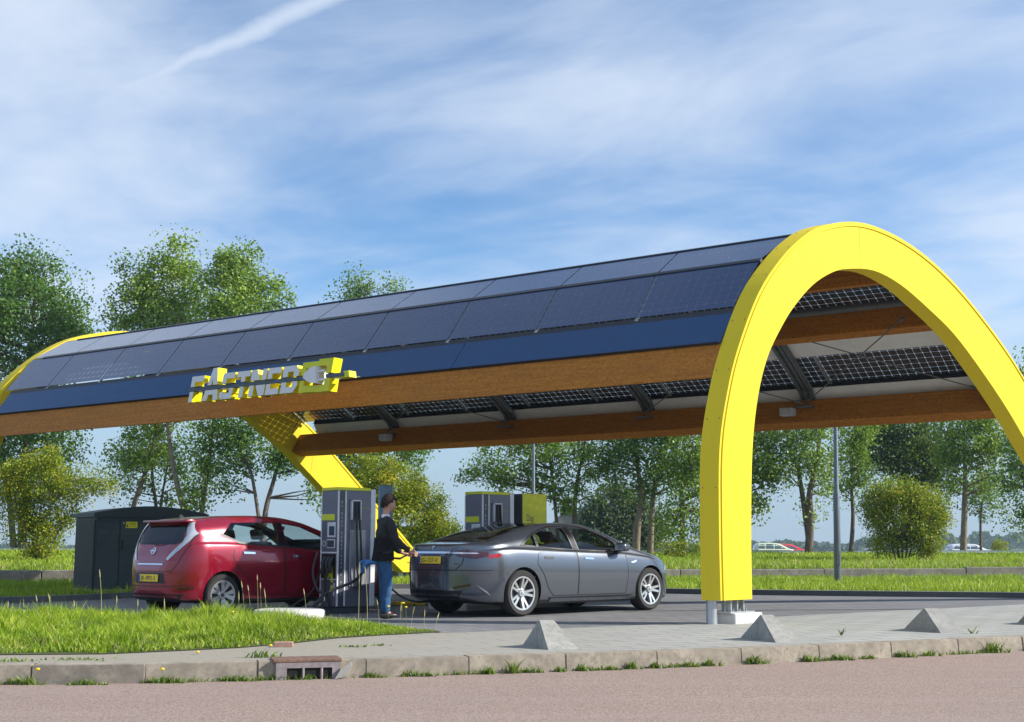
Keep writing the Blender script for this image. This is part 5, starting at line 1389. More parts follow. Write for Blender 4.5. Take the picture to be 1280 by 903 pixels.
# ------------------------------------------------------------------ concrete wedges on the pavement
def rough_up(m):
    from mathutils import noise
    bmesh.ops.triangulate(m, faces=m.faces); bmesh.ops.subdivide_edges(m, edges=[e for e in m.edges if e.calc_length() > .12], cuts=5, use_grid_fill=False)
    for v in m.verts: v.co += Vector(noise.noise_vector(v.co * 9 + Vector((len(COL.objects), 0, 0)))) * .0035
def wedge(pL, pF, wR, label):
    L, F = ground(*pL), ground(*pF); d = (F - L); ln = min(.95, d.length); d.normalize(); n = Vector((-d.y, d.x, 0)); n = n if n.x > 0 else -n
    B0, B1 = L, L + d * ln; w = wR
    A = [B0, B1, B1 + n * w, B0 + n * w]; h = .285; mid = (B0 + B1) / 2
    ap = [mid + n * (.05) + Vector((0, 0, h)), mid + n * (w - .14) + Vector((0, 0, h))]
    m = bmesh.new(); c = L
    vs = [m.verts.new(p - c + Vector((0, 0, -.02))) for p in A]; t = [m.verts.new(p - c) for p in ap]
    m.faces.new(vs); m.faces.new((vs[0], t[0], vs[1])); m.faces.new((vs[1], t[0], t[1], vs[2])); m.faces.new((vs[2], t[1], vs[3])); m.faces.new((vs[3], t[1], t[0], vs[0]))
    bmesh.ops.recalc_face_normals(m, faces=m.faces)
    bmesh.ops.bevel(m, geom=list(m.edges), offset=.010, segments=2, affect='EDGES'); rough_up(m)
    o = obj('concrete_wedge', m, CONC_BLOCK, None, smooth=25); o.location = (c.x, c.y, 0.006)
    tag(o, label, 'bollard', 'concrete wedge bollards on the pavement')
wedge((651.5, 806.6), (685, 813.7), .36, 'low concrete wedge in front of the grey sedan, leftmost of the row')
wedge((923, 797.6), (970, 804.3), .36, 'low concrete wedge right in front of the yellow arch footing')
wedge((1127.5, 786.4), (1183.8, 793.4), .38, 'low concrete wedge between the arch footing and the right edge')
wedge((1270, 778.5), (1330, 786), .38, 'low concrete wedge cut off by the right edge of the view')

# ------------------------------------------------------------------ kerb inlet drain
g0 = ground(349, 826.5, 0.0); g1 = ground(428, 824.5, 0.0)
gx0, gx1 = g0.x, g1.x; ang = math.atan2(kerb_y(gx1) - kerb_y(gx0), gx1 - gx0)
e = empty('kerb_inlet', (gx0, kerb_y(gx0) - .035, ROADZ), ang, 'rusty cast iron drain inlet set into the front of the kerb', 'drain')
W_ = (gx1 - gx0) / math.cos(ang)
m = M3(); m.rbox(-.03, W_ + .02, -.005, .34, .155, .185, .006); m.build('lid', RUST, e)
m = M3(); m.box(0, W_, .0, .025, .115, .155); m.box(0, .10, .0, .025, -.01, .115); m.box(W_ - .07, W_, .0, .025, -.01, .115); m.box(.10, W_ - .07, .0, .03, .105, .116); m.build('frame', IRONGREY, e)
m = M3(); m.box(.10, W_ - .07, .015, .03, -.01, .105); m.build('opening', DARKNESS, e)
for x in (.25, .42): m = M3(); m.tube([(x, .008, -.01), (x, .008, .11)], .013, 8); m.build('bar', IRONGREY, e, smooth=50)
m = M3(); m.prism([(0, 0), (.12, .02), (.17, .12), (.16, .17), (.06, .09)], lambda a, b: (a, 0.0, b), lambda a, b: (a, .03, b)); bmesh.ops.bevel(m.bm, geom=list(m.bm.edges), offset=.004, segments=1, affect='EDGES')
o = m.build('kerb_fragment', CONC_BLOCK, None); p = ground(421, 847, ROADZ); o.location = (p.x, kerb_y(p.x) - .10, ROADZ); o.rotation_euler = (-.25, 0, ang)
tag(o, 'broken chip of kerb stone leaning against the drain inlet', 'stone')
m = M3(); m.rbox(0, .20, 0, .10, 0, .06, .008); o = m.build('brick', BRICK, None); p = ground(342, 810); o.location = (p.x, p.y, .0); o.rotation_euler = (0, 0, .1); tag(o, 'single pale red brick lying at the edge of the grass', 'brick')

# ------------------------------------------------------------------ the man
def folds(o, amp, sx, sz, seed=0):
    from mathutils import noise
    for v in o.data.vertices:
        c = v.co; k = noise.noise(Vector((c.x * sx + seed, c.y * sx, c.z * sz))) + .5 * noise.noise(Vector((c.x * sx * 2.3, c.y * sx * 2.3 + seed, c.z * sz * 2.2)))
        v.co = c + v.normal * (k * amp)
    return o
def skin(name, verts, edges, radii, mat, parent, root=0, sub=2):
    me = bpy.data.meshes.new(name); me.from_pydata(verts, edges, []); o = bpy.data.objects.new(name, me); COL.objects.link(o)
    md = o.modifiers.new('s', 'SKIN'); md.use_smooth_shade = True; md.branch_smoothing = .6
    sv = me.skin_vertices[0].data
    for i, r in enumerate(radii): sv[i].radius = (r if isinstance(r, tuple) else (r, r)); sv[i].use_root = (i == root)
    ms = o.modifiers.new('u', 'SUBSURF'); ms.levels = sub; ms.render_levels = sub
    dg = bpy.context.evaluated_depsgraph_get(); dg.update(); m2 = bpy.data.meshes.new_from_object(o.evaluated_get(dg)); m2.name = name
    bpy.data.objects.remove(o); bpy.data.meshes.remove(me)
    m2.polygons.foreach_set('use_smooth', [True] * len(m2.polygons)); m2.materials.clear()
    return link_mesh(name, m2, mat, parent)
mp = depth(480, 683, 19.3)
man = empty('person', (mp.x, 19.3, 0), math.radians(24), 'man in a dark blazer, white collar and blue jeans plugging a cable into the sedan', 'person')
# local x = facing, y = his left
sh, hp_, kn, an = 1.45, .94, .50, .09
arm_r = [(.0, -.165, 1.40), (.09, -.25, 1.16), (.30, -.20, 1.00), (.36, -.19, .965)]
arm_l = [(.0, .165, 1.40), (.10, .25, 1.16), (.30, .16, .98), (.36, .14, .95)]
leg_r = [(.0, -.10, .92), (.03, -.11, .50), (-.01, -.12, .09)]
leg_l = [(.0, .10, .92), (.05, .11, .50), (.06, .12, .09)]
V = [(0, 0, .95), (-.01, 0, 1.12), (-.01, 0, 1.30), (0.0, 0, 1.44), (.02, 0, 1.54), (.05, 0, 1.66)]; Ed = [(0, 1), (1, 2), (2, 3), (3, 4), (4, 5)]
Rr = [(.09, .08), (.09, .08), (.11, .08), (.06, .05), .054, .060]
def chain(base, pts, rad):
    global V, Ed, Rr
    pr = base
    for p, r in zip(pts, rad): V.append(p); Rr.append(r); Ed.append((pr, len(V) - 1)); pr = len(V) - 1
    return pr
ar_ = chain(3, arm_r, [.022, .030, .028, .027]); al_ = chain(3, arm_l, [.022, .030, .028, .027])
chain(0, leg_r + [(.12, -.125, .045)], [.035, .040, .035, .035]); chain(0, leg_l + [(.20, .125, .045)], [.035, .040, .035, .035])
skin_o = skin('body', V, Ed, Rr, SKIN, man)
# head, ears, nose, hands joined into the body mesh
m = M3(); m.bm.free(); m.bm = bmesh.new(); m.bm.from_mesh(skin_o.data)
t = bmesh.new(); bmesh.ops.create_uvsphere(t, u_segments=28, v_segments=20, radius=1)
for v in t.verts:
    x, y, z = v.co; 
    jaw = max(0, -z); w = .076 * (1 - .28 * jaw ** 1.5); l = .098 * (1 - .10 * jaw)
    xx = x * l + (.018 * jaw if x > 0 else -.012 * jaw * 0); zz = z * .122
    if x > .8: xx += .004
    nose = math.exp(-((y / .18) ** 2) - ((z + .12) / .20) ** 2) * (.026 if x > .5 else 0)
    brow = math.exp(-((z - .18) / .10) ** 2) * (.005 if x > .5 else 0); eye = -math.exp(-(((abs(y) - .36) / .14) ** 2) - ((z - .05) / .09) ** 2) * (.009 if x > .4 else 0)
    chin = math.exp(-((y / .3) ** 2) - ((z + .88) / .18) ** 2) * (.015 if x > 0 else 0); lip = math.exp(-((y / .25) ** 2) - ((z + .50) / .07) ** 2) * (.006 if x > .5 else 0)
    v.co = Vector((xx + nose + brow + eye + chin + lip, y * w, zz))
HM = Matrix.Translation((.062, 0, 1.695)) @ Matrix.Rotation(math.radians(14), 4, 'Y')
for f in t.faces: f.smooth = True
m.merge(t, 0, HM)
for sg in (-1, 1):
    t = bmesh.new(); bmesh.ops.create_uvsphere(t, u_segments=10, v_segments=8, radius=1)
    for v in t.verts: v.co = Vector((v.co.x * .017, v.co.y * .009, v.co.z * .030))
    m.merge(t, 0, HM @ Matrix.Translation((-.008, sg * .078, -.012)) @ Matrix.Rotation(.2, 4, 'Y'))
me_ = skin_o.data; m.bm.to_mesh(me_); m.bm.free(); me_.polygons.foreach_set('use_smooth', [True] * len(me_.polygons))
def hand(w, d, sg, nm):
    """palm and five curled fingers from wrist w along d"""
    d = Vector(d).normalized(); side = d.cross(Vector((0, 0, 1))).normalized() * sg; up = side.cross(d).normalized() * sg
    w = Vector(w); vs = [w - d * .03, w + d * .045, w + d * .075]; rr = [.026, (.034, .018), (.036, .016)]; ed = [(0, 1), (1, 2)]
    hs = M3(); hs.bm.free(); hs.bm = bmesh.new()
    o = skin(nm, [tuple(v) for v in vs], ed, rr, SKIN, man, 0, 1); hs.bm.from_mesh(o.data); bpy.data.objects.remove(o)
    for k, (off, ln) in enumerate(((-.027, .068), (-.009, .078), (.010, .072), (.028, .056))):
        b = w + d * .072 + Vector((0, 0, 1)) * (-off); c1_ = b + d * ln * .5 + side * -.012; c2_ = b + d * ln * .62 + side * -.045; 
        hs.tube([b - d * .02, b, c1_, c2_], [.0095, .0095, .009, .007], 7)
    b = w + d * .03 + Vector((0, 0, .03)); hs.tube([b, b + d * .03 + Vector((0, 0, .02)) - side * .015, b + d * .055 + Vector((0, 0, .012)) - side * .03], [.012, .011, .008], 7)
    return hs
for w_, d_, sg in ((arm_r[-1], (.9, .02, -.25), 1), (arm_l[-1], (.9, -.05, -.1), -1)):
    hs = hand(w_, d_, sg, 'hand'); b2 = bmesh.new(); b2.from_mesh(skin_o.data); mm_ = M3(); mm_.bm.free(); mm_.bm = b2; mm_.merge(hs.bm, 0); b2.to_mesh(skin_o.data); b2.free()
skin_o.data.polygons.foreach_set('use_smooth', [True] * len(skin_o.data.polygons))
# hair
t = bmesh.new(); bmesh.ops.create_icosphere(t, subdivisions=4, radius=1); rr = random.Random(5)
for v in list(t.verts):
    x, y, z = v.co
    if (x > .42 and z < .50) or z < -.66 or (x > .05 and z < .08) or (x > -.22 and z < -.22) or (x > -.5 and z < -.5): 
        t.verts.remove(v)
bm2 = t
for v in bm2.verts:
    x, y, z = v.co; k = 1.0 + .06 * math.sin(17 * x + 9 * y) * math.sin(13 * z + 5 * y) + rr.uniform(-.015, .015)
    v.co = Vector((x * .106 * k - .004, y * .087 * k, z * .130 * k))
    if z > .3: v.co.z += .008; v.co.x += .010 * max(0, x)
bmesh.ops.solidify(bm2, geom=list(bm2.faces), thickness=-.012)
o = obj('hair', bm2, HAIRM, man, smooth=60); o.matrix_local = HM
# shirt collar
m = M3(); m.lathe([(.062, 1.485), (.064, 1.49), (.060, 1.532), (.056, 1.535), (.056, 1.50)], 24, 'Z', (.018, 0, 0), close=True); o = m.build('shirt_collar', SHIRT, man, smooth=50); o.rotation_euler = (0, .10, 0); o.location = (-.15, 0, .003)
m = M3(); m.rbox(.085, .115, -.035, .035, 1.24, 1.47, .01); m.build('shirt_front', SHIRT, man)
# blazer: torso and sleeves, skirt of the jacket
V = [(0, 0, 1.0), (-.01, 0, 1.12), (-.015, 0, 1.28), (-.005, 0, 1.42), (.012, 0, 1.525)]; Ed = [(0, 1), (1, 2), (2, 3), (3, 4)]; Rr = [(.172, .135), (.158, .125), (.182, .135), (.155, .10), (.074, .072)]
chain(3, [(.015, -.195, 1.425), (.06, -.235, 1.28), (.09, -.25, 1.15), (.21, -.225, 1.07), (.335, -.195, .985)], [.082, .07, .063, .055, .045])
chain(3, [(.015, .195, 1.425), (.06, .235, 1.28), (.10, .25, 1.15), (.21, .20, 1.06), (.335, .15, .965)], [.082, .07, .063, .055, .045])
folds(skin('jacket', V, Ed, Rr, BLAZER, man, 1, 3), .012, 7, 14)
m = M3(); prof = []
rings = []
for z, rx, ry, dx in ((1.19, .135, .138, -.01), (1.10, .146, .158, -.01), (1.00, .152, .170, -.01), (.93, .158, .180, -.012), (.87, .162, .188, -.015), (.845, .160, .186, -.015)):
    ring = []
    for k in range(28):
        a = 2 * math.pi * k / 28; fl = 1 + .03 * math.sin(5 * a + z * 9)
        ring.append(m.bm.verts.new((dx + math.cos(a) * rx * fl, math.sin(a) * ry * fl, z)))
    rings.append(ring)
for a, b in zip(rings[:-1], rings[1:]):
    for k in range(28): m.bm.faces.new((a[k], a[(k + 1) % 28], b[(k + 1) % 28], b[k]))
bmesh.ops.solidify(m.bm, geom=list(m.bm.faces), thickness=.012)
m.build('jacket_skirt', BLAZER, man, smooth=60)
m = M3(); m.prism([(-.08, .98), (.06, 1.0), (.06, .965), (-.08, .945)], lambda a, b: (a, -.178, b), lambda a, b: (a, -.165, b)); m.build('pocket_flap', BLAZER, man)
# jeans
V = [(0, 0, .93), (0.0, 0, .86)]; Ed = [(0, 1)]; Rr = [(.135, .115), (.13, .11)]
chain(1, [(.005, -.095, .80), (.03, -.11, .52), (.015, -.115, .30), (-.005, -.12, .075)], [.105, .080, .070, .068]); chain(1, [(.005, .095, .80), (.05, .11, .52), (.055, .115, .30), (.055, .12, .075)], [.105, .080, .070, .068])
folds(skin('jeans', V, Ed, Rr, DENIM, man, 0, 3), .010, 8, 16, 3)
for (x, y) in ((-.01, -.12), (.06, .12)):
    t = bmesh.new(); bmesh.ops.create_uvsphere(t, u_segments=20, v_segments=12, radius=1)
    for v in t.verts: v.co = Vector((v.co.x * .145, v.co.y * (.048 + .008 * v.co.x), max(-.045, v.co.z * (.055 if v.co.x < 0 else .042))))
    o = obj('shoe', t, SHOE, man, smooth=50); o.location = (x + .055, y, .05)
# ------------------------------------------------------------------ vegetation
def leaf_mesh(name, C, size, tint, mat, parent=None, flat=0.35, g=rng, up=0.15):
    """C: (N,3) leaf centres; one folded diamond-shaped leaf each"""
    N = len(C); d = g.normal(size=(N, 3)); d /= np.linalg.norm(d, axis=1)[:, None]
    e = g.normal(size=(N, 3)); e[:, 2] += up; n = np.cross(d, e); n /= np.linalg.norm(n, axis=1)[:, None] + 1e-9
    sz = size * .90 * g.uniform(.6, 1.25, N)[:, None]
    a = C - d * sz * .5; b = C + n * sz * .36; c = C + d * sz * .55; f = C - n * sz * .36
    verts = np.stack([a, b, c, f], 1).reshape(-1, 3)
    return raw_mesh(name, verts, np.arange(N * 4), 4, mat, parent, {'tint': np.repeat(tint, 4)})
def tree(name, label, cat, base, d, zb, trunks, blobs, leafmat, bark, leaf=.17, sig=.42, lpc=46, seed=1, tr=.18, group=None, yscale=1.0, limbs=1, cr=1.05):
    """trunks: lists of (px,py) from the ground up; blobs: (px, py, rx, ry, clusters) in picture units at depth d"""
    g = np.random.default_rng(seed); k = d / CAM_F; rr = random.Random(seed)
    B = depth(*base, d); B.z = zb
    e = empty(name, B, 0, label, cat, group)
    m = M3(); nodes = []
    for ti, tk in enumerate(trunks):
        pts = [depth(px, py, d) - B for px, py in tk]
        off = 0 if ti == 0 else rr.uniform(-.6, .6)
        pts = [Vector((p.x, off * min(1, i / 2 + (0 if ti == 0 else .3)) + rr.uniform(-.05, .05) * i, p.z)) for i, p in enumerate(pts)]
        pts[0].z = -0.4
        sp = catmull(pts, 5); n = len(sp); r0 = tr * (1 if ti == 0 else .75)
        m.tube(sp, [r0 * (1 - .82 * (i / n)) for i in range(n)], 9)
        nodes += [(p, r0 * (1 - .82 * (i / n))) for i, p in enumerate(sp) if i > n * .3]
    cen, tin = [], []
    for (px, py, rx, ry, nc) in blobs:
        c = depth(px, py, d) - B; rx_, rz_ = rx * k, ry * k
        for _ in range(int(nc * cr)):
            v = g.normal(size=3); v /= np.linalg.norm(v); v *= g.uniform(.25, 1) ** .45 * (g.uniform(1.08, 1.34) if g.uniform() < .14 else 1)
            p = Vector((c.x + v[0] * rx_, v[1] * rx_ * .8 * yscale, c.z + v[2] * rz_)); cen.append(p); tin.append(g.normal() * .16)
    # limbs from the trunk to the leaf clusters
    for p in cen:
        if rr.random() > .62 * limbs: continue
        cand = [q for q in nodes if q[0].z < p.z - .15] or nodes[:3]
        q, r = min(cand, key=lambda t: (t[0] - p).length + abs(p.z - t[0].z - (p - t[0]).length * .45) * .6)
        mid = q.lerp(p, .5) + Vector((rr.uniform(-.15, .15), rr.uniform(-.15, .15), -.06 * (p - q).length + rr.uniform(0, .2)))
        rb = min(r * .55, .03 + .012 * (p - q).length); m.tube([q, mid, p], [rb, rb * .6, .008], 5, caps=False)
    m.build('trunk', bark, e, smooth=60)
    lpc = int(lpc * 2.1); C = np.array([list(p) for p in cen]); idx = np.repeat(np.arange(len(C)), lpc); N = len(idx)
    csz = g.uniform(.5, 1.5, len(C))
    off = g.normal(size=(N, 3)); rad = np.linalg.norm(off, axis=1)[:, None]; off = off / rad * np.minimum(rad, 1.9); P = C[idx] + off * (sig * csz[idx])[:, None] * np.array([1, 1, .85])
    # drop leaves that would sit below the soil
    keep = P[:, 2] > 0.02; P = P[keep]; idx = idx[keep]
    t = np.clip(.42 + np.array(tin)[idx] + g.normal(size=len(P)) * .17, 0, 1)
    leaf_mesh('crown', P, leaf, t, leafmat, e, g=g)
    return e
def gz(px, d):
    x = (px - 640) / CAM_F * d; return emb_z(x, d)
TG = 'trees along the highway embankment'
D0 = 62
T = tree
T('poplar_tree', 'broad dense green tree at the far left behind the canopy end', 'tree', (20, 683), 66, gz(20, 66), [[(28, 690), (30, 600), (34, 520), (40, 420), (45, 350)], [(20, 690), (8, 600), (-10, 500)]],
  [(38, 395, 62, 75, 60), (5, 470, 65, 90, 60), (70, 440, 38, 60, 30), (30, 345, 28, 30, 14), (30, 560, 70, 45, 60), (-50, 480, 60, 130, 60), (88, 410, 24, 30, 9), (-5, 370, 40, 50, 20)], LEAF_DARK, BARK, .19, .52, 62, 11, .25, TG)
T('poplar_tree', 'tall poplar with a pointed top, left half of the pair above the canopy', 'tree', (160, 683), 64, gz(160, 64), [[(157, 690), (165, 640), (185, 580), (200, 520), (207, 430), (218, 340)]],
  [(218, 325, 16, 30, 10), (195, 355, 34, 40, 30), (228, 370, 28, 45, 30), (165, 370, 24, 45, 22), (160, 415, 26, 30, 14), (200, 420, 45, 50, 40), (178, 560, 34, 30, 16), (150, 580, 22, 22, 7), (195, 515, 40, 30, 20)], LEAF_POPLAR, BARK, .17, .42, 52, 12, .15, TG)
T('poplar_tree', 'slender dark poplar with two thin stems right behind the equipment cabinet', 'tree', (198, 683), 68, gz(198, 68), [[(190, 690), (195, 640), (190, 590), (193, 520), (190, 450)], [(196, 690), (203, 630), (213, 570), (218, 500)]],
  [(190, 560, 36, 32, 22), (215, 590, 26, 26, 10), (170, 610, 22, 16, 6), (200, 480, 34, 50, 30), (215, 630, 14, 12, 3)], LEAF_DARK, BARK, .17, .42, 48, 13, .12, TG)
T('poplar_tree', 'forked poplar with two pale leaning stems beside the roof of the red car', 'tree', (248, 683), 62, gz(248, 62), [[(246, 690), (235, 655), (222, 610), (212, 560), (210, 500), (225, 400)], [(250, 690), (251, 640), (259, 580), (266, 520), (285, 400), (300, 340)]],
  [(300, 340, 26, 32, 24), (278, 360, 26, 40, 26), (330, 365, 22, 28, 16), (305, 400, 50, 50, 50), (265, 550, 26, 26, 14), (285, 535, 22, 18, 10), (240, 630, 12, 18, 7), (257, 600, 16, 22, 8), (240, 420, 40, 50, 30), (360, 378, 7, 5, 1)], LEAF_POPLAR, BARK_L, .17, .42, 52, 14, .19, TG)
T('poplar_tree', 'dark spreading tree with a leaning trunk above the red car windscreen', 'tree', (330, 683), 62, gz(330, 62), [[(327, 690), (332, 640), (342, 600), (352, 560), (355, 480)], [(333, 650), (318, 600), (305, 565)]],
  [(330, 555, 48, 34, 36), (296, 580, 26, 26, 14), (365, 580, 30, 28, 16), (390, 620, 14, 18, 4), (285, 605, 12, 12, 3), (345, 480, 60, 50, 40), (395, 560, 22, 26, 8)], LEAF_DARK, BARK, .17, .42, 48, 15, .16, TG)
T('poplar_tree', 'tall tree whose light green tip shows just above the ridge of the canopy', 'tree', (460, 683), 66, gz(460, 66), [[(470, 690), (468, 620), (465, 560), (462, 450), (455, 370)], [(470, 640), (495, 590), (530, 555)]],
  [(452, 362, 18, 16, 9), (490, 362, 16, 7, 4), (435, 372, 12, 6, 3), (460, 420, 60, 40, 30), (470, 500, 70, 50, 40), (490, 565, 50, 22, 26), (430, 580, 36, 22, 18), (525, 560, 24, 12, 6)], LEAF_DARK, BARK, .17, .42, 48, 16, .2, TG)
T('poplar_tree', 'airy poplar with drooping twigs against the sky above the yellow panel', 'tree', (715, 683), 58, gz(715, 58), [[(722, 690), (718, 650), (722, 600), (730, 560), (735, 500)], [(700, 690), (692, 610), (685, 560), (672, 500)]],
  [(690, 560, 60, 22, 36), (625, 580, 44, 24, 22), (660, 600, 34, 20, 13), (700, 610, 26, 22, 12), (745, 575, 30, 18, 9), (590, 597, 16, 8, 3), (712, 635, 14, 12, 4), (735, 600, 16, 16, 4), (640, 530, 70, 20, 24), (745, 630, 7, 12, 1)], LEAF_POPLAR, BARK, .15, .34, 46, 17, .13, TG)
T('poplar_tree', 'dark tree with a stout bare trunk behind the bonnet of the grey sedan', 'tree', (797, 683), 58, gz(797, 58), [[(794, 690), (797, 660), (802, 620), (796, 580), (790, 520)], [(812, 690), (815, 640), (820, 590), (830, 540)]],
  [(800, 560, 42, 26, 30), (830, 590, 34, 26, 22), (770, 580, 22, 24, 12), (820, 530, 60, 25, 40), (810, 610, 16, 12, 5)], LEAF_DARK, BARK_L, .15, .38, 52, 18, .22, TG)
T('poplar_tree', 'slim ivy clad tree just left of the yellow arch leg', 'tree', (852, 683), 56, gz(852, 56), [[(852, 690), (853, 650), (852, 615), (858, 580), (866, 530)]],
  [(862, 570, 34, 22, 22), (880, 590, 22, 26, 12), (855, 600, 18, 12, 6), (850, 640, 13, 22, 7), (842, 655, 14, 20, 7), (880, 640, 18, 36, 16), (860, 520, 40, 25, 22)], LEAF_POPLAR, BARK_L, .15, .36, 48, 19, .14, TG)
T('poplar_tree', 'leafy tree emerging from behind the right side of the yellow arch leg', 'tree', (925, 683), 60, gz(925, 60), [[(925, 690), (928, 630), (935, 570), (940, 500)]],
  [(950, 570, 26, 30, 26), (965, 590, 20, 20, 12), (938, 620, 16, 26, 10), (915, 580, 28, 50, 26), (945, 530, 30, 20, 20), (975, 560, 14, 14, 5)], LEAF_POPLAR, BARK, .15, .36, 50, 20, .16, TG)
T('poplar_tree', 'tree with a thick leaning trunk just left of the grey lamp post', 'tree', (1010, 683), 60, gz(1010, 60), [[(1010, 690), (1013, 650), (1012, 620), (1018, 590), (1024, 550), (1030, 500)], [(1013, 620), (1000, 590), (988, 560)]],
  [(1005, 560, 28, 24, 20), (1025, 580, 20, 26, 12), (985, 585, 20, 20, 9), (1012, 530, 36, 22, 20), (1035, 610, 10, 14, 3), (1015, 645, 4, 12, 2)], LEAF_POPLAR, BARK, .15, .36, 46, 21, .21, TG)
T('poplar_tree', 'pale green tree with a thin dark trunk just right of the grey lamp post', 'tree', (1062, 683), 62, gz(1062, 62), [[(1062, 690), (1066, 650), (1064, 610), (1068, 560), (1072, 510)]],
  [(1065, 560, 20, 28, 18), (1075, 585, 20, 30, 14), (1055, 610, 14, 20, 7), (1070, 525, 26, 20, 14), (1050, 585, 8, 20, 4)], LEAF_POPLAR, BARK, .15, .36, 46, 22, .12, TG)
T('maple_tree', 'dark full crowned tree behind the round bush', 'tree', (1130, 683), 70, gz(1130, 70), [[(1132, 690), (1132, 640), (1130, 580), (1130, 530)]],
  [(1125, 560, 46, 34, 60), (1165, 570, 26, 26, 24), (1090, 560, 22, 26, 20), (1130, 530, 54, 20, 34), (1150, 600, 30, 20, 20), (1160, 640, 16, 14, 5)], LEAF_DEEP, BARK, .17, .45, 60, 23, .2, TG)
T('poplar_tree', 'tall straight trunked tree rising beside the white estate car', 'tree', (1205, 683), 64, gz(1205, 64), [[(1203, 690), (1206, 640), (1206, 590), (1206, 540), (1208, 500)]],
  [(1215, 555, 40, 28, 38), (1245, 570, 22, 26, 16), (1190, 580, 24, 24, 14), (1205, 525, 50, 20, 30), (1235, 610, 22, 16, 8), (1185, 610, 14, 12, 4)], LEAF_POPLAR, BARK_L, .15, .38, 50, 24, .18, TG)
T('poplar_tree', 'small thin tree directly right of the estate car roof', 'tree', (1226, 683), 76, gz(1226, 76), [[(1226, 690), (1226, 650), (1230, 620), (1234, 590)]],
  [(1230, 610, 22, 16, 14), (1215, 630, 14, 10, 4), (1245, 625, 12, 10, 4), (1226, 645, 7, 7, 2)], LEAF_DARK, BARK, .15, .36, 44, 25, .09, TG)
T('poplar_tree', 'tree at the right edge with branches reaching back into view', 'tree', (1300, 683), 60, gz(1300, 60), [[(1300, 690), (1290, 650), (1282, 610), (1275, 560), (1278, 500)]],
  [(1290, 560, 32, 40, 30), (1272, 600, 16, 24, 9), (1295, 500, 18, 40, 16), (1268, 645, 7, 9, 2), (1284, 655, 10, 22, 6), (1283, 462, 8, 16, 4)], LEAF_DARK, BARK, .16, .38, 50, 26, .2, TG)
# bushes
T('bush', 'big yellowing bush with spreading branches left of the equipment cabinet', 'bush', (45, 683), 45, gz(45, 45), [[(48, 705), (42, 680), (36, 640), (20, 600)], [(50, 705), (58, 660), (80, 610), (110, 600)], [(44, 705), (46, 650), (55, 590)], [(52, 705), (70, 670), (90, 640)]],
  [(45, 600, 42, 32, 60), (10, 615, 28, 34, 30), (95, 605, 34, 20, 26), (125, 605, 16, 8, 6), (55, 640, 30, 30, 34), (50, 675, 26, 24, 30), (25, 655, 22, 22, 10), (85, 640, 18, 18, 9), (60, 575, 14, 16, 9)], LEAF_BUSH, BARK_L, .085, .22, 62, 31, .06)
T('bush', 'rounded yellow green bush growing behind the man and the charging post', 'bush', (505, 683), 46, gz(505, 46), [[(500, 700), (498, 660), (490, 620), (480, 590)], [(505, 700), (515, 650), (530, 610)], [(495, 700), (470, 640), (450, 600)]],
  [(490, 610, 44, 28, 60), (450, 600, 30, 24, 34), (525, 625, 26, 26, 30), (500, 650, 46, 34, 60), (545, 655, 22, 24, 22), (430, 640, 22, 30, 20), (470, 580, 22, 12, 10), (560, 668, 12, 14, 7)], LEAF_BUSH, BARK, .085, .22, 66, 32, .06)
T('bush', 'large round golden green bush on the grass bank right of the lamp post', 'bush', (1128, 683), 50, gz(1128, 50), [[(1125, 697), (1118, 660), (1105, 625)], [(1130, 697), (1135, 650), (1145, 615)], [(1122, 697), (1105, 660), (1092, 640)], [(1133, 697), (1152, 655), (1168, 630)], [(1128, 697), (1128, 650), (1125, 610)]],
  [(1128, 625, 38, 22, 60), (1155, 640, 28, 26, 44), (1100, 635, 20, 24, 26), (1130, 655, 44, 26, 70), (1150, 678, 26, 16, 24), (1112, 680, 16, 14, 14), (1172, 640, 10, 14, 7), (1085, 630, 7, 9, 3)], LEAF_BUSH, BARK, .09, .24, 60, 33, .06)
T('willow_tree', 'rounded grey green willow behind the bonnet of the sedan', 'tree', (770, 683), 82, -0.1, [[(770, 700), (770, 660), (768, 620)], [(765, 700), (750, 650), (745, 625)], [(775, 700), (800, 650), (815, 630)]],
  [(768, 635, 34, 26, 50), (742, 655, 24, 26, 36), (800, 655, 30, 30, 44), (775, 675, 50, 16, 44), (770, 612, 14, 8, 6), (820, 670, 18, 18, 14)], LEAF_WILLOW, BARK, .20, .45, 56, 34, .14)
T('bush', 'low scrub on the bank under the ivy clad tree beside the arch leg', 'bush', (855, 683), 52, gz(855, 52), [[(855, 697), (852, 690), (848, 682)]],
  [(855, 686, 16, 7, 12), (840, 690, 10, 4, 5), (873, 690, 8, 4, 4)], LEAF_BUSH, BARK, .09, .2, 40, 35, .02)
T('bush', 'distant light green shrub behind the panel and tail of the sedan', 'bush', (560, 683), 58, gz(560, 58), [[(556, 700), (552, 670), (550, 650)]],
  [(548, 665, 22, 18, 20), (565, 675, 12, 12, 8), (530, 672, 16, 16, 9)], LEAF_POPLAR, BARK, .12, .3, 50, 36, .04)
T('bush', 'small bright shrub growing just right of the estate car on the bank', 'bush', (1248, 683), 90, -0.3, [[(1248, 700), (1248, 685), (1248, 680)]],
  [(1248, 682, 6, 8, 6)], LEAF_BUSH, BARK, .16, .28, 40, 37, .03)

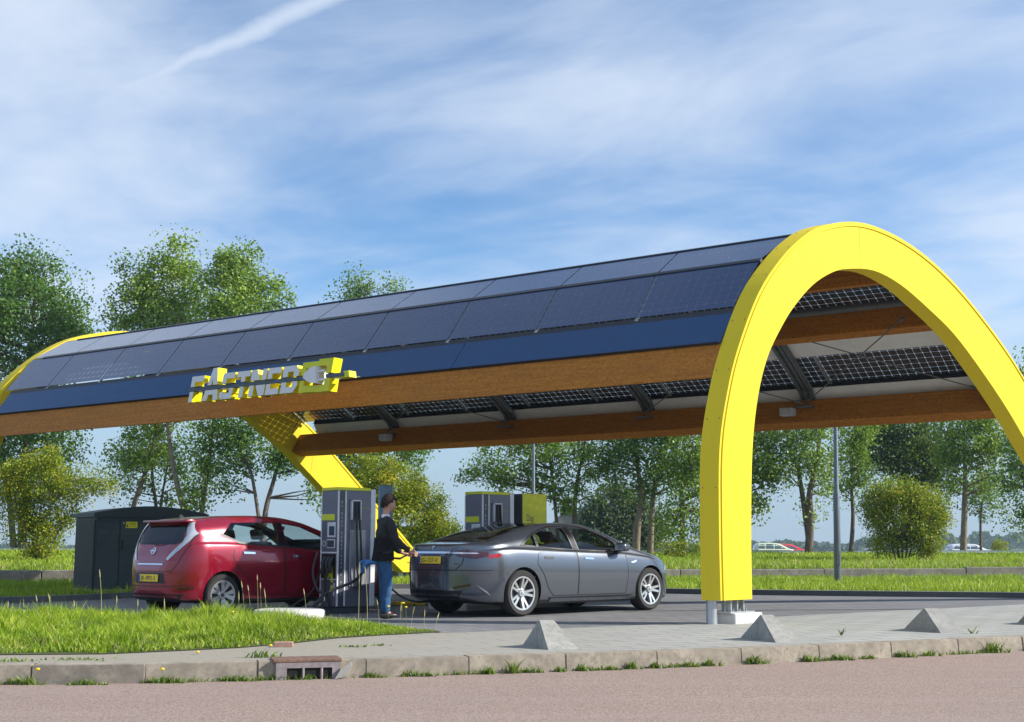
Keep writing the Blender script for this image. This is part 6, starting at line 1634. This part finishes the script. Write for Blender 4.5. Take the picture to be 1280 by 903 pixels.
# far wooded ridge and tree line
def far_woods():
    g = np.random.default_rng(5); P, tn = [], []
    xs = [-200, 0, 100, 500, 700, 930, 960, 1000, 1030, 1060, 1090, 1140, 1200, 1250, 1300, 1500]
    hs = [4, 5, 3, 3, 4, 9, 10, 10, 6, 8, 17, 19, 20, 21, 17, 14]
    n = 26000
    px = g.uniform(-200, 1500, n); hh = np.interp(px, xs, hs) * (.82 + .16 * np.sin(px * .13) + .10 * np.sin(px * .41 + 1) + .06 * np.sin(px * 1.1)); 
    dd = g.uniform(760, 900, n); k = dd / CAM_F
    z = -2 + (hh * g.uniform(0, 1, n) ** .6 + 0) * k * 1.0 + 1.0; x = (px - 640) * k
    C = np.stack([x, dd, z], 1); o = leaf_mesh('far_woods', C, 4.2, np.clip(.4 + g.normal(size=n) * .2 + .15 * np.sin(px * .7), 0, 1), WOODS, None, g=g); o['kind'] = 'stuff'
far_woods()

# grass: individual blades, two segments each
def blades(name, P, H, W, tint, lean, mat=None, g=rng, curl=.35):
    N = len(P); a = g.uniform(0, 2 * np.pi, N); wx, wy = np.cos(a) * W, np.sin(a) * W
    la = g.uniform(0, 2 * np.pi, N); L = lean * H * g.uniform(.2, 1.3, N); lx, ly = np.cos(la) * L, np.sin(la) * L
    B = P; w = np.stack([wx, wy, np.zeros(N)], 1)
    m1 = B + np.stack([lx * .35, ly * .35, H * .55], 1); tp = B + np.stack([lx, ly, H * (1 - curl * g.uniform(0, 1, N))], 1)
    verts = np.stack([B - w, B + w, m1 + w * .7, m1 - w * .7, tp], 1).reshape(-1, 3)
    i = np.arange(N)[:, None] * 5
    q = np.concatenate([i + np.array([[0, 1, 2]]), i + np.array([[0, 2, 3]]), i + np.array([[3, 2, 4]])], 1).ravel()
    o = raw_mesh(name, verts, q, 3, mat or GRASSM, None, {'tint': np.repeat(np.clip(tint, 0, 1), 5)}); o['kind'] = 'stuff'; return o
def in_poly(x, y, P):
    c = np.zeros(len(x), bool); j = len(P) - 1
    for i in range(len(P)):
        xi, yi = P[i]; xj, yj = P[j]
        c ^= ((yi > y) != (yj > y)) & (x < (xj - xi) * (y - yi) / (yj - yi + 1e-12) + xi); j = i
    return c
# foreground island of tall grass
fr_ = [ground(*p) for p in ((-260, 825), (-100, 822), (0, 820), (130, 819), (220, 815), (300, 811), (360, 806), (420, 799), (480, 795), (520, 793), (553, 791))]
bk_ = [ground(*p) for p in ((545, 789.5), (500, 787), (430, 785), (360, 783), (280, 781), (180, 781), (80, 781), (0, 781), (-100, 782), (-260, 786))]
GP = [(p.x, p.y) for p in fr_ + bk_]
sheet('grass_island_soil', GP, 0.012, SOIL)
x0, x1 = min(p[0] for p in GP), max(p[0] for p in GP); y0, y1 = min(p[1] for p in GP), max(p[1] for p in GP)
N = 150000; X = rng.uniform(x0, x1, N); Y = rng.uniform(y0, y1, N)
def vnoise(x, y, s, seed):
    g = np.random.default_rng(seed); T_ = g.uniform(0, 1, (64, 64)); u = (x * s) % 63; v = (y * s) % 63; i = u.astype(int); j = v.astype(int); fu, fv = u - i, v - j
    fu = fu * fu * (3 - 2 * fu); fv = fv * fv * (3 - 2 * fv)
    return (T_[i, j] * (1 - fu) + T_[i + 1, j] * fu) * (1 - fv) + (T_[i, j + 1] * (1 - fu) + T_[i + 1, j + 1] * fu) * fv
k = in_poly(X, Y, GP); X, Y = X[k], Y[k]
# distance to the front edge: shorter and sparser there
fx2 = [p.x for p in fr_]; fy2 = [p.y for p in fr_]
df = Y - np.interp(X, fx2, fy2); n1_ = vnoise(X + 50, Y, 1.6, 1); n2_ = vnoise(X + 50, Y, 5, 2)
df = df - .30 * n2_ - .12 * vnoise(X + 50, Y, 12, 9) + .10; ed_ = np.clip((df + .02) / .9, 0, 1); tail = .80 * np.clip((fr_[-1].x - X) / 1.6, .25, 1)
keep = (rng.uniform(0, 1, len(X)) < (.35 + .65 * ed_)) & (df > 0) ; X, Y, n1_, n2_, ed_, tail = [a[keep] for a in (X, Y, n1_, n2_, ed_, tail)]
tuft = np.clip(vnoise(X + 50, Y, 3.2, 12) - .55, 0, 1) * 1.5; H = (.06 + .15 * ed_) * (.45 + .75 * n1_ + tuft) * rng.uniform(.4, 1.5, len(X)) * tail
tint = .12 + .55 * n2_ + .25 * ed_ * n1_ + rng.normal(size=len(X)) * .13
blades('tall_grass', np.stack([X, Y, np.full(len(X), .01)], 1), H, .0055 + .004 * rng.uniform(0, 1, len(X)), tint, .55)
dry = rng.uniform(0, 1, len(X)) < (.08 + .30 * (1 - ed_) + .25 * (n1_ < .38)); blades('dry_grass', np.stack([X[dry], Y[dry], np.full(dry.sum(), .01)], 1), H[dry] * .9, .004, rng.uniform(0, 1, dry.sum()), .9, STRAW)
# verge grass on the far side, and grass on the bank
def far_grass(name, xr, yf0, yf1, n, h, zf, wd, tb=.45, mat=None):
    X = rng.uniform(*xr, n); n = len(X); u = rng.uniform(0, 1, n); Y = np.array([yf0(x) + (yf1(x) - yf0(x)) * t for x, t in zip(X, u)]); Z = np.array([zf(x, y) for x, y in zip(X, Y)])
    c_, s_ = math.cos(-cang), math.sin(-cang); lx = (X - cc.x) * c_ - (Y - cc.y) * s_; ly = (X - cc.x) * s_ + (Y - cc.y) * c_
    kp = ~((lx > -.25) & (lx < CW + .7) & (ly > -.9) & (ly < CD + .2)); X, Y, Z = X[kp], Y[kp], Z[kp]; n = len(X)
    n1 = vnoise(X + 80, Y, .35, 4); n2 = vnoise(X + 80, Y, 1.7, 5)
    H = h * (.5 + .8 * n2) * rng.uniform(.6, 1.3, n)
    blades(name, np.stack([X, Y, Z - .02], 1), H, wd * rng.uniform(.6, 1.2, n), tb + .30 * (n1 - .5) + .2 * (n2 - .5) + rng.normal(size=n) * .13, .6, mat)
far_grass('verge_grass', (-17, 19), lambda x: far_y(x) + .2, lambda x: wall_y(x) - .1, 60000, .17, lambda x, y: .09, .011, .50)
far_grass('bank_grass', (-24, 28), lambda x: wall_y(x) + .15, lambda x: wall_y(x) + 22.5, 100000, .17, lambda x, y: emb_z(x, y), .018, .50)
far_grass('bank_dry_grass', (-24, 28), lambda x: wall_y(x) + .15, lambda x: wall_y(x) + 3.5, 2200, .34, lambda x, y: emb_z(x, y), .008, .5, STRAW)

# seed stalks rising from the foreground grass, each one a plant
SG = 'flowering grass stalks above the tall grass'
def stalk(px, py_top, py_base, label, r=.0028):
    b = ground(px, py_base); top = depth(px + R.uniform(-3, 3), py_top, b.y + R.uniform(-.05, .05))
    e = empty('grass_stalk', b, 0, label, 'grass stalk', SG); t = top - b
    m = M3(); m.tube(bez((0, 0, 0), (0, 0, t.z * .4), (t.x * .3, t.y * .3, t.z * .7), tuple(t), 6), [r, r, r, r * .9, r * .8, r * .7, r * .6], 5); m.build('stem', STRAW_M, e, smooth=60)
    m = M3(); d = (t - Vector((t.x * .3, t.y * .3, t.z * .7))).normalized(); L = .07 * R.uniform(.8, 1.4)
    m.tube([t - d * L * .3, t, t + d * L * .5, t + d * L], [.003, .0075, .0065, .002], 6); m.build('seed_head', STRAW_M, e, smooth=60)
STRAW_M = plain('straw_coloured_stalk', (.42, .38, .18), .8, var=.25)
stalk(126, 720, 790, 'tallest bending grass stalk standing in front of the utility cabinet', .004)
for px, t in ((305, 733), (313, 737), (322, 724), (326, 734), (333, 745), (298, 748), (383, 742), (48, 750), (60, 752), (145, 752), (64, 748), (171, 756), (92, 757), (8, 758), (205, 757)):
    stalk(px, t, 788, 'short straw coloured grass stalk with a seed head above the tall grass', .0026)
for px, t in ((448, 712), (459, 716)): stalk(px, t, 786, 'tall pale grass stalk crossing the blue connector and charging post', .004)
for px, t in ((474, 755), (500, 762), (514, 766), (530, 769), (545, 772)): stalk(px, t, 788, 'short straw coloured grass stalk with a seed head above the tall grass', .0026)
# dandelions
def dandelion(px, py, base_py, label, r=.022):
    b = ground(px, base_py); top = depth(px, py, b.y); e = empty('dandelion', b, 0, label, 'flower', 'yellow dandelions in the grass'); h_ = max(.02, top.z)
    m = M3(); m.tube([(0, 0, 0), (R.uniform(-.01, .01), 0, h_ * .6), (0, 0, h_)], .003, 5); m.build('stem', WEED_S, e)
    m = M3(); m.lathe([(.001, 0), (r * .6, .0), (r, .010), (r * .7, .018), (.001, .020)], 10, 'Z', (0, 0, h_)); m.build('flower_head', PETAL, e)
WEED_S = plain('weed_stem', (.12, .18, .03), .8)
for px, py, bp, lb in ((485, 759, 787, 'dandelion in front of the shoe of the man'), (503, 755, 788, 'large dandelion under the tail of the sedan, the taller one'), (507, 760, 789, 'dandelion under the tail of the sedan, the lower one'), (247, 817.5, 819, 'dandelion lying on the tiles at the front edge of the grass'),
                      (126, 768, 790, 'dandelion in the grass below the utility cabinet corner'), (140, 770, 790, 'dandelion in the grass under the rear bumper of the red car'), (290, 766, 790, 'dandelion in the grass in front of the red car rear wheel'), (203, 838, 841, 'dandelion by the kerb at the lower left'), (47, 838, 842, 'dandelion by the kerb near the left edge'), (338, 808, 812, 'dandelion beside the lone brick')):
    z = 0 if py < 830 else ROADZ
    b = ground(px, bp, z if py < 830 else 0); dandelion(px, py, bp, lb, .02 if px != 503 else .03)
# weeds along the kerb foot
def weed(px, py, w, h_, label, n=26, lw=.012, seed=0):
    g = np.random.default_rng(seed + int(px)); b = ground(px, py, ROADZ); y = kerb_y(b.x) - .012
    N = int(n * w * 9); X = np.clip(g.normal(size=N) * .30, -.5, .5) * w; Yv = -np.abs(g.normal(size=N)) * .02; P = np.stack([X, Yv, np.zeros(N)], 1)
    H = h_ * g.uniform(.35, 1.15, N) * np.exp(-(X / (w * .6)) ** 2)
    o = blades('kerb_weed', P, H, lw * g.uniform(.5, 1, N), g.uniform(.1, .9, N), .8, WEEDM, g); del o['kind']
    o.location = (b.x, y, ROADZ); tag(o, label, 'weed', 'weeds along the foot of the kerb')
WD = [(120, 853, .35, .07, 'low patch of weeds at the kerb foot below the brown stain'), (30, 856, .35, .10, 'weed clump at the kerb foot nearest the left edge'), (210, 851, .4, .08, 'wide weed patch at the kerb foot under the dandelions'), (300, 849, .4, .07, 'weed patch at the kerb foot left of the drain inlet'),
      (385, 847, .18, .07, 'small weed growing in front of the drain bars'), (466, 845, .3, .07, 'low weeds right of the drain inlet'), (520, 843, .4, .08, 'weed row between the drain inlet and the first kerb joint'), (612, 840, .14, .11, 'upright weed below the leftmost wedge'), (641, 839, .14, .16, 'tallest spiky weed left of the first wedge corner'),
      (665, 839, .22, .08, 'spreading weed directly under the leftmost wedge'), (700, 838, .16, .07, 'small weed at the dark kerb joint'), (727, 837, .20, .09, 'rounded weed tuft right of the dark kerb joint'), (760, 836, .25, .06, 'flat weeds midway between two kerb joints'), (790, 834, .18, .12, 'reddish upright weed left of the second kerb joint'),
      (817, 833, .18, .09, 'grassy tuft at the second kerb joint'), (858, 831, .22, .08, 'low weed tuft before the arch footing'), (885, 830, .22, .11, 'bushy weed under the left side of the arch footing'), (938, 828, .18, .14, 'weed with a tall dark spike under the arch footing'), (1002, 824, .24, .11, 'leafy dandelion rosette beside the road right of the footing'), (1040, 822, .3, .09, 'low weeds with a brown spike in the middle right'),
      (1075, 821, .2, .07, 'small flat weeds right of the brown spike'), (1120, 819, .3, .10, 'grassy weeds below the third wedge'), (1150, 817, .25, .08, 'low trailing weeds beside the big dock clump'), (1215, 811, .42, .17, 'largest bushy reddish green dock clump at the kerb'), (1262, 808, .3, .10, 'weeds at the kerb by the right edge')]
for w_ in WD: weed(*w_)
# sparse fringe of small grass all along the kerb foot
N = 5200; X = rng.uniform(-7, 11, N); dn = np.clip(vnoise(X + 40, X * 0 + 3, 2.3, 21) - .42, 0, 1) * 2.4
k = rng.uniform(0, 1, N) < dn; X = X[k]; Yk = np.array([kerb_y(x) for x in X]) - np.abs(rng.normal(size=len(X))) * .018 - .004
blades('kerb_fringe_grass', np.stack([X, Yk, np.full(len(X), ROADZ)], 1), .055 * rng.uniform(.3, 1.4, len(X)), .005, rng.uniform(.1, .9, len(X)), .8, WEEDM)
# weeds on the tiles
def tile_weed(px, py, w, h_, label):
    g = np.random.default_rng(int(px)); b = ground(px, py); N = int(170 * w); P = np.stack([g.normal(size=N) * w * .4, g.normal(size=N) * w * .2, np.zeros(N)], 1)
    o = blades('pavement_weed', P, h_ * g.uniform(.3, 1.1, N), .010, g.uniform(0, .9, N), 1.0, WEEDM, g); del o['kind']; o.location = (b.x, b.y, .008); tag(o, label, 'weed', 'weeds growing between the pavement tiles')
for a_ in ((332, 823, .22, .09, 'withered weed rosette on the back left of the drain lid'), (440, 810, .22, .03, 'flat patch of grass on the tiles right of the brick'), (472, 808, .16, .03, 'small flat grass patch right of the larger one'), (100, 826, .4, .03, 'thin grass creeping over the tiles at the left'), (20, 828, .3, .04, 'thin grass on the tiles nearest the left edge'),
           (1052, 795, .05, .12, 'lone thin weed standing on the tiles right of the second wedge'), (1215, 793, .05, .14, 'lone thin weed standing on the tiles near the third wedge')): tile_weed(*a_)
# ------------------------------------------------------------------ summer haze
m = M3(); m.box(-420, 520, -12, 1000, -3.0, 26)
hz_m = bpy.data.materials.new('air_haze'); hz_m.use_nodes = True; nt = hz_m.node_tree
for n_ in list(nt.nodes):
    if n_.type == 'BSDF_PRINCIPLED': nt.nodes.remove(n_)
pv = nt.nodes.new('ShaderNodeVolumePrincipled'); pv.inputs['Color'].default_value = (.62, .80, 1, 1); pv.inputs['Density'].default_value = 0.00028; pv.inputs['Anisotropy'].default_value = 0.2
nt.links.new(pv.outputs[0], nt.nodes['Material Output'].inputs['Volume'])
o = m.build('haze', hz_m); o['kind'] = 'stuff'
